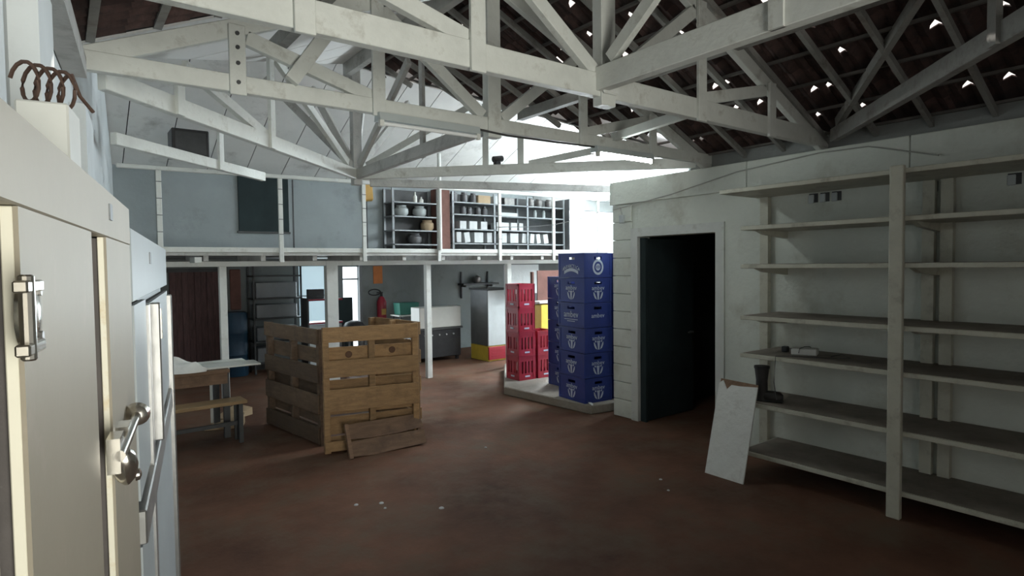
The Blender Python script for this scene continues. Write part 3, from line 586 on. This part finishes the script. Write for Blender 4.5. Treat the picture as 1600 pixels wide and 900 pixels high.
# leaning board
lb = thing('leaning_board', 'white wrinkled board with torn brown top leaning on the shelf', 'board', (4.49, 2.985, 0), 0)
tilt = math.atan2(.22, .80)
Rl = Matrix.Rotation(tilt, 3, 'Y')
def lp(x, y, z): return Rl @ V((x, y, z))
b = B(); pl = [(-.185, 0), (.185, 0), (.185, .80), (.10, .80), (.085, .755), (.02, .80), (-.03, .815), (-.185, .83)]
pl = [(.185, 0), (-.185, 0), (-.185, .815), (-.02, .80), (.06, .80), (.10, .755), (.15, .83), (.185, .80)]
b.extrude([lp(0, y, z) for y, z in pl], [lp(.012, y, z) for y, z in pl]); obj('sheet', b, 'board_white', lb)
b = B(); b.extrude([lp(.0125, y, z) for y, z in ((.18, .01), (-.18, .01), (-.18, .835), (.18, .845))], [lp(.022, y, z) for y, z in ((.18, .01), (-.18, .01), (-.18, .835), (.18, .845))]); obj('backing', b, 'wood_brown', lb)
# wires and socket on the right wall
tag(obj('wall_box', B().box((0, 0, 0), (.05, .06, .10)), 'grey_light', None, .008, False, (XR - .06, 4.90, 2.38)), 'small grey junction box high beside the doorway', 'junction box')
tag(obj('wall_cable', B().tube([(XR - .03, 4.92, 2.42), (XR - .045, 4.93, 2.52), (XR - .05, 5.05, 2.50), (XR - .05, 4.2, 2.60), (XR - .05, 3.4, 2.74), (XR - .05, 2.6, 2.80), (XR - .05, 2.2, 2.79), (XR - .05, 1.9, 2.70), (XR - .06, 1.7, 2.64)], .006), 'wire_pale'), 'thin pale cable sagging along the top of the right wall', 'cable')

# ------------------------------------------------------------------ crates on the platform
b = B(); b.extrude([(5.02, 6.9, 0), (5.16, 5.28, 0), (5.9, 5.16, 0), (8.6, 5.2, 0), (8.6, 8.5, 0), (6.2, 8.5, 0)], [(5.02, 6.9, .115), (5.16, 5.28, .115), (5.9, 5.16, .115), (8.6, 5.2, .115), (8.6, 8.5, .115), (6.2, 8.5, .115)])
tag(obj('concrete_platform', b, 'concrete', bevel=.012), 'low concrete platform under the crates', 'platform')
CW, CD, CH = .44, .55, .312
def wall_holes(b, axis, c, half, h0, h1, th, holes):
    """flat wall along axis ('x' or 'y') at offset c, leaving rectangular holes [(u0,u1,z0,z1)] sharing z range"""
    def add(u0, u1, z0, z1):
        if u1 - u0 < 1e-4 or z1 - z0 < 1e-4: return
        if axis == 'x': b.bx(u0, u1, c - th / 2, c + th / 2, z0, z1)
        else: b.bx(c - th / 2, c + th / 2, u0, u1, z0, z1)
    zs = sorted({h0, h1} | {h[2] for h in holes} | {h[3] for h in holes})
    for z0, z1 in zip(zs, zs[1:]):
        u = -half
        for h in sorted(k for k in holes if k[2] <= z0 and k[3] >= z1):
            add(u, h[0], z0, z1); u = h[1]
        add(u, half, z0, z1)
def blue_body():
    b = B(); hole = lambda w: [(-w, w, CH - .085, CH - .05)]
    for s in (-1, 1):
        wall_holes(b, 'x', s * (CD * 0 + CD / 2 - .012), CW / 2 - .024, .01, CH - .01, .016, hole(.06))
        wall_holes(b, 'y', s * (CW / 2 - .012), CD / 2 - .008, .01, CH - .01, .016, hole(.075))
    for s in (-1, 1):
        for z0, z1 in ((0, .028), (CH - .030, CH - .004)):
            b.bx(-CW / 2, CW / 2, s * CD / 2, s * (CD / 2 - .026), z0, z1); b.bx(s * CW / 2, s * (CW / 2 - .026), -CD / 2 + .026, CD / 2 - .026, z0, z1)
        for q in (-1, 1): b.bx(s * CW / 2, s * (CW / 2 - .03), q * CD / 2, q * (CD / 2 - .03), .028, CH - .03)
    b.bx(-CW / 2 + .02, CW / 2 - .02, -CD / 2 + .02, CD / 2 - .02, .004, .016)
    return mesh(b, 'crate_body', 'crate_blue')
BM = blue_body()
def leafs(m='print_pale'):
    b = B()
    def poly(p): b.extrude([(x, z, 0) for x, z in p], [(x, z, .001) for x, z in p])
    poly([(-.006, -.045), (.006, -.045), (.010, .0), (.016, .018), (-.016, .018), (-.010, .0)])
    for s in (-1, 1):
        poly([(s * .012, -.045), (s * .030, -.035), (s * .042, -.012), (s * .044, .010), (s * .034, .004), (s * .024, -.018)][::s])
        poly([(s * .020, .008), (s * .030, .008), (s * .034, .02), (s * .022, .02)][::s])
    return mesh(b, 'emblem', m)
EMB = leafs()
b = B()
for k in range(24):
    a0, a1 = k * math.pi / 12, (k + 1) * math.pi / 12
    for r0, r1 in ((.036, .050), (.014, .022)):
        q = [(r0 * math.cos(a0), 1.15 * r0 * math.sin(a0)), (r1 * math.cos(a0), 1.15 * r1 * math.sin(a0)), (r1 * math.cos(a1), 1.15 * r1 * math.sin(a1)), (r0 * math.cos(a1), 1.15 * r0 * math.sin(a1))]
        b.extrude([(x, z, 0) for x, z in q], [(x, z, .001) for x, z in q])
b.extrude([(-.005, -.02, 0), (.005, -.02, 0), (.005, .02, 0), (-.005, .02, 0)], [(-.005, -.02, .001), (.005, -.02, .001), (.005, .02, .001), (-.005, .02, .001)])
SEAL = mesh(b, 'emblem', 'print_pale')
b = B()
for k in range(10):
    u0, u1 = -.085 + k * .017, -.068 + k * .017; z = lambda u: -.022 - (u / .085) ** 2 * .022
    q = [(u0, z(u0) - .012), (u1, z(u1) - .012), (u1, z(u1) + .010), (u0, z(u0) + .010)]
    b.extrude([(x, y, 0) for x, y in q], [(x, y, .001) for x, y in q])
RIBBON = mesh(b, 'ribbon', 'print_pale')
RX = math.pi / 2
def face(par, me, name, side, u, z, k=1.0):
    """put a flat print on the -y ('f') or -x ('l') face of a crate"""
    if side == 'f': o = link(name, me, par, (u, -CD / 2 + .0025, z), (RX, 0, 0))
    else: o = link(name, me, par, (-CW / 2 + .0025, -u, z), (RX, 0, -RX))
    o.scale = (k, k, 1)
def blue_crate(loc, rz, label, kind, sides='fl', group='blue bottle crates'):
    t = thing('bottle_crate', label, 'crate', loc, rz, group); link('crate_body', BM, t)
    for s in sides:
        if kind == 'arch':
            if s == 'l':
                word = 'ANTARCTICA'
                for i, ch in enumerate(word):
                    u = (i - 4.5) * .036; o = link('printed_letter', text_mesh(ch, .062, 'print_pale'), t); zz = .125 - (u / .165) ** 2 * .04
                    o.location = (-CW / 2 + .0025, -u, zz); o.rotation_euler = (RX, 0, -RX)
                face(t, RIBBON, 'ribbon', s, 0, .14, 1.75)
            else: face(t, SEAL, 'emblem', s, 0, .13, 1.7)
        elif kind == 'word':
            face(t, text_mesh('ambev', .115 if s == 'l' else .08, 'print_pale'), 'printed_text', s, 0, .125)
            for k in range(2 if s == 'l' else 0):
                bb = B(); bb.bx(-.14 + k * .06, .14 - k * .06, -.004, .004, 0, .001); face(t, mesh(bb, 'underline', 'print_pale'), 'underline', s, 0, .098 - k * .024)
        else:
            face(t, text_mesh('ambev', .088 if s == 'l' else .078, 'print_pale'), 'printed_text', s, 0, .158); face(t, EMB, 'emblem', s, 0, .115, 1.75)
    return t
kinds = ['logo', 'logo', 'logo', 'word', 'logo', 'arch']
names = ['bottom blue crate of the front stack, on the platform', 'second blue crate up in the front stack', 'third blue crate up in the front stack', 'blue crate with large plain lettering, fourth up in the front stack', 'blue crate just under the arched-lettering one', 'topmost blue crate with arched lettering and round emblem']
cz = .116
for k in range(6): blue_crate((5.18 + CW / 2 + random.uniform(-.006, .006), 5.35 + CD / 2 + random.uniform(-.006, .006), cz + k * (CH + .002)), math.radians(-6 + random.uniform(-.6, .6)), names[k], kinds[k])
ord_ = ['lowest', 'second', 'third', 'fourth', 'fifth']
for k in range(5): blue_crate((5.64 + CW / 2, 6.10 + CD / 2, cz + k * (CH + .002)), math.radians(-4), '%s crate of the partly hidden blue stack behind' % ord_[k], 'logo', 'l')
for k in range(6): blue_crate((5.66 + CW / 2, 5.33 + CD / 2, cz + k * (CH + .002)), math.radians(-3), '%s crate of the blue stack squeezed against the pier' % (ord_ + ['top'])[k], 'plain', '')
t = tag(obj('paper_scrap', B().bx(-.04, .04, -.03, .03, 0, .006), 'paper', None, 0, False, (5.20, 5.31, .12), (.5, .2, .3)), 'scrap of white paper at the foot of the blue crates', 'paper')
# red crates
RW, RD, RH = .31, .34, .366
def red_body():
    b = B()
    for ax, half, c in (('x', RW / 2 - .012, RD / 2 - .01), ('y', RD / 2, RW / 2 - .01)):
        hs = [(u - .013, u + .013, .10, .28) for u in ((-.10, -.045, .045, .10) if ax == 'y' else (-.09, -.03, .03, .09))]
        for s in (-1, 1): wall_holes(b, ax, s * c, half, .01, RH - .006, .012, hs)
    for s in (-1, 1):
        for z0, z1 in ((0, .025), (RH - .03, RH - .004)):
            b.bx(-RW / 2, RW / 2, s * RD / 2, s * (RD / 2 - .02), z0, z1); b.bx(s * RW / 2, s * (RW / 2 - .02), -RD / 2, RD / 2, z0, z1)
        for q in (-1, 1): b.bx(s * RW / 2, s * (RW / 2 - .045), q * RD / 2, q * (RD / 2 - .045), .02, RH - .02)
    b.bx(-RW / 2 + .02, RW / 2 - .02, -RD / 2 + .02, RD / 2 - .02, .004, .014)
    return mesh(b, 'crate_body', 'crate_red')
RM = red_body()
bb = B(); bb.bx(-.045, .045, -.012, .012, 0, .001); PLATE = mesh(bb, 'label_plate', 'print_pale')
def red_crate(loc, rz, label):
    t = thing('bottle_crate', label, 'crate', loc, rz, 'red bottle crates'); link('crate_body', RM, t)
    link('label_plate', PLATE, t, (0, -RD / 2 - .001, .055), (RX, 0, 0)); link('label_plate', PLATE, t, (-RW / 2 - .001, 0, .055), (RX, 0, -RX))
for k in range(4): red_crate((5.45 + RW / 2, 7.08 + RD / 2, cz + k * (RH - .002)), math.radians(-3 + random.uniform(-1, 1)), ['bottom red crate of the tall red stack', 'second red crate up in the tall red stack', 'third red crate up in the tall red stack', 'top crate of the tall red stack'][k])
for k in range(2): red_crate((5.80 + RW / 2, 7.06 + RD / 2, cz + k * (RH - .002)), math.radians(-2), ['lower red crate of the short stack beside the blue ones', 'upper red crate of the short stack beside the blue ones'][k])
t = thing('white_shelf_unit', 'white shelf boards carrying a yellow box behind the crates', 'shelf', (6.68, 7.75, .116))
for z in (.64, 1.10): obj('shelf_board', B().bx(-.40, .42, -.15, .15, z, z + .03), 'paint_white', t)
for x in (-.36, .38): obj('side', B().bx(x, x + .03, .08, .14, 0, 1.62), 'curtain_brown', t)
obj('back_panel', B().bx(-.20, .41, .14, .16, .0, 1.64), 'curtain_brown', t)
tag(obj('yellow_box', B().bx(-.12, .12, -.12, .12, 0, .40), 'yellow', None, .006, False, (6.44, 7.73, .788)), 'bright yellow box between the red and blue crates', 'box')
# ------------------------------------------------------------------ pallets
def pallet(label, loc, rz, w, h, m, fronts, backs, st=(.0, .5, 1.0), dp=.11, knots=()):
    t = thing('wooden_pallet', label, 'pallet', loc, rz, 'upright pallets forming a bin')
    for s in st:
        x = s * (w - .06); obj('stringer', B().bx(x, x + .06, .02, dp - .02, .0, h - .005), m, t, bevel=.003)
    for z0, z1 in fronts:
        j = random.uniform(-.008, .008); o = obj('board', B().box((w / 2, .008, (z0 + z1) / 2), (w - .005, .018, z1 - z0), Matrix.Rotation(random.uniform(-.006, .006), 3, 'Y')), m, t, bevel=.003)
    for z0, z1 in backs: obj('back_board', B().bx(0, w, dp - .02, dp, z0, z1), m, t, bevel=.003)
    for x, z in knots: obj('knot', B().lathe([(.035, 0), (.03, .004)], 12, (x, dp - .021, z), Matrix.Rotation(math.pi / 2, 3, 'X')), 'knot', t)
    return t
pa = math.atan2(-.22, .93)
pallet('light wooden pallet standing at the front of the bin, facing the camera', (2.03, 5.80, 0), pa, .96, 1.26, 'pallet_new', ((1.11, 1.26), (.76, .93), (.42, .64), (.02, .12)), ((.90, 1.05), (.60, .72), (.0, .15), (.17, .35), (.37, .5), (1.12, 1.24)), knots=((.26, .97), (.70, .99)))
pallet('dark weathered pallet forming the left side of the bin', (1.90, 7.42, 0), math.radians(-82.5), 1.33, 1.22, 'pallet_old', ((1.06, 1.22), (.66, .84), (.34, .54), (.02, .2)), ((.84, 1.0), (.5, .66), (.0, .18), (.2, .36), (1.05, 1.2)))
pallet('wooden pallet closing the right side of the bin', (3.42, 6.38, 0), math.radians(96), 1.08, 1.19, 'pallet_new', ((1.04, 1.19), (.7, .86), (.36, .54), (.02, .16)), ((.85, .98), (.5, .68), (.16, .36), (.0, .15)))
# loose box panel leaning on the front pallet
lpn = thing('loose_panel', 'broken wooden box panel leaning on the front pallet', 'panel', (2.19, 5.52, 0), math.radians(-3))
Rp = Matrix.Rotation(-math.radians(26), 3, 'X')
def q(x, y, z): return Rp @ V((x, y, z))
for i, (z0, z1) in enumerate(((0.0, .165), (.17, .335))):
    b = B(); e = .012 * (i == 0); b.extrude([q(0, 0, z0 + .02), q(.22, 0, z0 + .0), q(.5, 0, z0 + e), q(.80, 0, z0 + .02), q(.80 - .02 * i, 0, z1), q(0, 0, z1)], [q(0, .015, z0 + .02), q(.22, .015, z0), q(.5, .015, z0 + e), q(.80, .015, z0 + .02), q(.80 - .02 * i, .015, z1), q(0, .015, z1)])
    obj('board', b, 'wood_brown', lpn)
for x in (-.02, .74):
    b = B(); b.extrude([q(x, -.02, 0), q(x + .035, -.02, 0), q(x + .035, -.02, .34), q(x, -.02, .34)] if x < 0 else [q(x, .015, .03), q(x + .035, .015, .03), q(x + .035, .015, .34), q(x, .015, .34)], [q(x, .02, 0), q(x + .035, .02, 0), q(x + .035, .02, .34), q(x, .02, .34)] if x < 0 else [q(x, .05, .03), q(x + .035, .05, .03), q(x + .035, .05, .34), q(x, .05, .34)])
    obj('cleat', b, 'wood_brown', lpn)

# ------------------------------------------------------------------ table, sack, bench on the left
t = thing('work_table', 'low dark table with white sack, beside the white refrigerator', 'table', (1.02, 7.35, 0))
obj('table_top', B().bx(-.45, .42, -.30, .34, .72, .76), 'wood_brown', t, bevel=.004); obj('apron', B().bx(-.42, .40, -.27, -.24, .60, .72), 'wood_brown', t)
for x in (-.40, .36):
    for y in (-.26, .28): obj('leg', B().bx(x, x + .06, y, y + .06, 0, .72), 'charcoal', t)
b = B(); nx, ny = 16, 10; g = []
for i in range(nx + 1):
    row = []
    for j in range(ny + 1):
        u, v = i / nx, j / ny; e = min(u, 1 - u, v, 1 - v)
        z = .004 + .13 * min(1, e * 5) * (.7 + .3 * math.sin(7 * u + 5 * v) * math.cos(9 * v - 3 * u)) + .02 * math.sin(17 * u * v)
        row.append(b.bm.verts.new((-.40 + .60 * u + .03 * math.sin(9 * v), -.30 + .48 * v + .04 * math.sin(6 * u), max(.004, z))))
    g.append(row)
for i in range(nx):
    for j in range(ny): b.bm.faces.new((g[i][j], g[i + 1][j], g[i + 1][j + 1], g[i][j + 1]))
rim = [g[i][0] for i in range(nx + 1)] + [g[nx][j] for j in range(1, ny + 1)] + [g[i][ny] for i in range(nx - 1, -1, -1)] + [g[0][j] for j in range(ny - 1, 0, -1)]
sk_ = thing('flour_sack', 'crumpled white printed sack lying on the dark table', 'sack', (1.0, 7.32, .762)); obj('cloth', b, 'cloth_white', sk_, smooth=True)
obj('printed_panel', B().bx(-.16, -.03, .16, .164, .02, .10), 'paper', sk_); obj('printed_mark', B().bx(-.135, -.055, .155, .159, .045, .085), 'print_red', sk_)
for x0, x1, y0, y1, lab in ((1.22, 1.78, 7.12, 7.44, 'front white plank sticking out from the table'), (1.16, 1.70, 7.47, 7.66, 'rear white plank sticking out from the table')):
    tag(obj('white_plank', B().bx(x0, x1, y0, y1, .762, .782), 'plastic_white', None, .003), lab, 'plank')
for x, h, lab in ((.86, .11, 'tall white bottle standing behind the sack'), (1.02, .06, 'small white jar standing behind the sack')):
    b = B(); b.lathe([(.022, 0), (.022, h * .7), (.012, h * .8), (.012, h)], 10); tag(obj('bottle', b, 'plastic_white', None, 0, True, (x, 7.655, .762)), lab, 'bottle')
t = thing('wooden_bench', 'wooden bench with ochre seat in front of the dark table', 'bench', (1.12, 6.86, 0), math.radians(3))
obj('seat', B().bx(-.45, .42, -.12, .14, .42, .455), 'wood_bench', t, bevel=.004)
for x in (-.40, .34): obj('leg', B().bx(x, x + .04, -.09, -.05, 0, .42).bx(x, x + .04, .07, .11, 0, .42), 'charcoal', t)
obj('stretcher', B().bx(-.40, .38, -.01, .02, .18, .22), 'charcoal', t)
for k, (x, y, rz, lab) in enumerate(((1.66, 8.05, .5, 'scrap cardboard flap on the floor left of the pallets'), (1.50, 7.62, -.4, 'smaller cardboard scrap on the floor behind the bench'))):
    b = B(); b.extrude([(-.2, -.15, 0), (.2, -.12, 0), (.18, .14, .0), (-.16, .12, .0)], [(-.2, -.15, .03), (.2, -.12, .09), (.18, .14, .12), (-.16, .12, .02)]); tag(obj('cardboard_scrap', b, 'cardboard', None, 0, False, (x, y, .0), (0, 0, rz)), lab, 'cardboard')
tag(obj('white_stake', B().bx(-.015, .015, -.01, .01, 0, .74), 'plastic_white', None, 0, False, (1.40, 7.9, 0), (0, 0, 0)), 'thin white upright stake behind the ochre bench', 'stake')
tag(obj('prop_stick', B().cyl((.98, 8.22, 2.03), (.72, 7.2, 1.2), .012, 8), 'beam_grey'), 'thin stick slanting from the loft edge down to the refrigerators', 'stick')

# ------------------------------------------------------------------ store under the loft
t = thing('ribbed_door', 'dark brown ribbed timber door under the loft, far left', 'door', (1.86, YL - .06, 0))
for k in range(9): obj('plank', B().bx(-.42 + k * .094, -.33 + k * .094, -.03 + .01 * (k % 2), .03, .02, 1.80), 'door_brown', t)
obj('lintel', B().bx(-.46, .46, -.04, .04, 1.80, 1.86), 'charcoal', t)
t = thing('blue_drum', 'navy blue drum standing beside the dark rack', 'drum', (2.38, 11.15, 0)); obj('body', B().lathe([(.19, 0), (.2, .02), (.2, .35), (.21, .37), (.2, .39), (.2, .72), (.21, .74), (.2, .76), (.2, 1.07), (.19, 1.09)], 24), 'navy', t, smooth=True); obj('lid', B().lathe([(.17, 1.09), (.17, 1.105)], 20), 'navy', t)
tag(obj('hanging_cloth', B().box((0, 0, 0), (.18, .04, .72)), 'curtain_brown', None, .015, False, (2.47, YL - .04, 1.48)), 'dark red cloth hanging above the blue drum', 'cloth')
t = thing('dark_rack', 'dark steel rack with grey bins behind the left pallet', 'shelf', (3.06, 11.15, 0))
for x in (-.42, .39):
    for y in (-.2, .17): obj('upright', B().bx(x, x + .03, y, y + .03, 0, 1.9), 'charcoal', t)
for z in (.18, .55, .95, 1.30, 1.70): obj('shelf_board', B().bx(-.42, .42, -.2, .2, z, z + .025), 'charcoal', t)
for z, h in ((.205, .25), (.575, .24), (.975, .24), (1.325, .28)): tag(obj('grey_bin', B().bx(-.36, .34, -.15, .15, 0, h), 'grey_metal', None, .01, False, (3.06, 11.15, z)), {.205: 'lowest grey bin on the dark rack', .575: 'second grey bin on the dark rack', .975: 'third grey bin on the dark rack', 1.325: 'top grey bin on the dark rack'}[z], 'bin')
t = thing('red_edged_shelf', 'small open shelf with red edges in front of the pale window', 'shelf', (3.72, 10.6, 0))
for x in (-.32, .30): obj('side', B().bx(x, x + .03, -.16, .16, 0, 1.32) if x < 0 else B().bx(x, x + .03, .1, .16, 0, 1.9), 'charcoal', t)
for z in (.86, 1.27):
    s_ = obj('shelf_board', B().bx(-.30, .31, -.16, .16, z, z + .03), 'grey_light', t); obj('red_edge', B().bx(-.30, .31, -.168, -.16, z, z + .03), 'extinguisher_red', s_)
obj('base_panel', B().bx(-.29, .30, -.14, -.10, .02, .84), 'grey_light', t)
tag(obj('dark_monitor', B().bx(-.14, .14, -.06, .06, 0, .17), 'charcoal', None, .008, False, (3.60, 10.6, 1.302)), 'dark monitor-like box on the red edged shelf', 'box')
t = thing('green_locker', 'dark green-grey panel door ajar at the bright doorway', 'panel', (4.28, 11.0, 0)); obj('panel', B().bx(-.18, .16, -.02, .02, .02, 1.28), 'door_green', t, bevel=.004); obj('foot', B().bx(-.16, .14, -.08, .08, 0, .02), 'charcoal', t)
t = thing('black_bag', 'shiny black bag hanging over the pallet-side stool', 'bag', (4.18, 10.3, .0)); obj('stool_top', B().bx(-.2, .2, -.18, .18, .60, .64), 'charcoal', t)
obj('bag_body', B().lathe([(.10, .64), (.19, .70), (.21, .78), (.15, .86), (.05, .9)], 14), 'black', t, smooth=True)
for x in (-.17, .13): obj('leg', B().bx(x, x + .04, -.15, -.11, 0, .6).bx(x, x + .04, .11, .15, 0, .6), 'charcoal', t)
tag(obj('orange_sign', B().bx(-.1, .1, -.015, 0, -.17, .19), 'orange', None, .003, False, (5.2, YL - .001, 1.68)), 'orange wall sign above the fire extinguisher', 'sign')
t = thing('fire_extinguisher', 'red fire extinguisher with looped black hose on the wall', 'extinguisher', (5.22, YL - .12, .72)); obj('cylinder', B().lathe([(.085, 0), (.095, .03), (.095, .42), (.06, .5), (.03, .53)], 18), 'extinguisher_red', t, smooth=True)
obj('valve', B().cyl((0, 0, .52), (0, 0, .60), .025, 10).bx(-.10, .03, -.012, .012, .60, .62), 'black', t)
obj('hose', B().tube([(0, -.02, .58)] + [(-.16 + .13 * math.cos(a), -.02, .62 + .06 * math.sin(a)) for a in [.3 + k * .35 for k in range(17)]] + [(0, -.02, .56)], .012), 'black', t, smooth=True)
obj('white_label', B().bx(-.05, .05, -.100, -.094, .16, .28), 'ochre', t)
t = thing('small_table', 'small white-topped table under the green box', 'table', (5.62, 11.0, 0)); obj('table_top', B().bx(-.3, .32, -.2, .2, .86, .885), 'plastic_white', t, bevel=.003)
for x in (-.26, .25): obj('leg', B().bx(x, x + .025, -.17, -.145, 0, .86).bx(x, x + .025, .145, .17, 0, .86), 'charcoal', t)
tag(obj('green_tub', B().extrude([(-.2, -.13, 0), (.2, -.13, 0), (.2, .13, 0), (-.2, .13, 0)], [(-.22, -.15, .24), (.22, -.15, .24), (.22, .15, .24), (-.22, .15, .24)]), 'plastic_green', None, .006, False, (5.58, 11.0, .886)), 'dark green tub on the small table', 'tub')
t = thing('black_stove', 'black stove-like counter under the white box', 'stove', (5.82, 10.45, 0)); obj('body', B().bx(-.52, .52, -.3, .3, .08, .62), 'black', t, bevel=.01); obj('top', B().bx(-.55, .55, -.33, .33, .62, .66), 'charcoal', t)
for k in range(5): obj('knob', B().cyl((-.3 + k * .16, -.3, .52), (-.3 + k * .16, -.33, .52), .016, 10), 'steel', t)
for x in (-.42, .44):
    obj('foot', B().bx(x, x + .05, -.26, -.2, 0, .08).bx(x, x + .05, .2, .26, 0, .08), 'black', t)
tag(obj('white_carton', B().bx(-.45, .47, -.18, .18, 0, .40), 'plastic_white', None, .01, False, (5.86, 10.30, .662)), 'large white box on top of the black stove', 'box')
t = thing('wall_bracket_shelf', 'black bracket shelf with clutter on the back wall', 'shelf', (7.60, YL - .14, 1.42)); obj('board', B().bx(-.48, .48, -.12, .13, 0, .04), 'black', t)
for x in (-.42, .30): obj('bracket', B().bx(x, x + .025, .08, .12, -.3, .3).bx(x, x + .025, -.1, .1, -.04, 0), 'black', t)
tag(obj('wall_kettle', B().lathe([(.07, 0), (.1, .06), (.09, .13), (.03, .17), (.03, .2)], 14), 'tin', None, 0, True, (7.55, YL - .14, 1.462)), 'grey kettle on the black bracket shelf', 'kettle')
t = thing('grey_cabinet', 'grey cabinet with white front, yellow and red base behind red crates', 'cabinet', (6.54, 9.47, .0))
obj('body', B().bx(0, .56, .02, .62, .30, 1.38), 'grey_metal', t, bevel=.006); obj('white_door', B().bx(.0, .56, .0, .018, .30, 1.37), 'grey_light', t, bevel=.003); obj('yellow_base', B().bx(.0, .56, .02, .62, .0, .29), 'yellow', t, bevel=.004)
r_ = obj('red_drawer', B().bx(-.0, .56, -.012, .018, .03, .28), 'crate_red', t, bevel=.006)
for z in (.09, .15, .21): obj('rib', B().bx(.06, .50, -.02, -.012, z, z + .02), 'crate_red', r_)
obj('top', B().bx(-.02, .58, -.01, .64, 1.38, 1.41), 'charcoal', t)
# right-hand pillar and floor scraps
tag(obj('lintel_plate', B().bx(6.72, 7.55, DPY + .4, DPY + .43, 1.30, 1.86), 'wall_left'), 'pale board hanging behind the tall red crates', 'board')
b = B()
for k, (x, y, r) in enumerate(((1.78, 4.42, .018), (1.95, 4.33, .02), (1.93, 4.22, .012), (2.27, 3.95, .022), (3.9, 3.1, .012), (4.05, 3.3, .015), (3.4, 5.0, .014))):
    bb = B(); bb.lathe([(r, 0), (r * .8, .006), (r * .2, .009)], 7); tag(obj('plaster_crumb', bb, 'paper', None, 0, False, (x, y, .0005), (0, 0, k)), 'tiny white crumb on the dark floor', 'crumb', 'white crumbs on the floor')
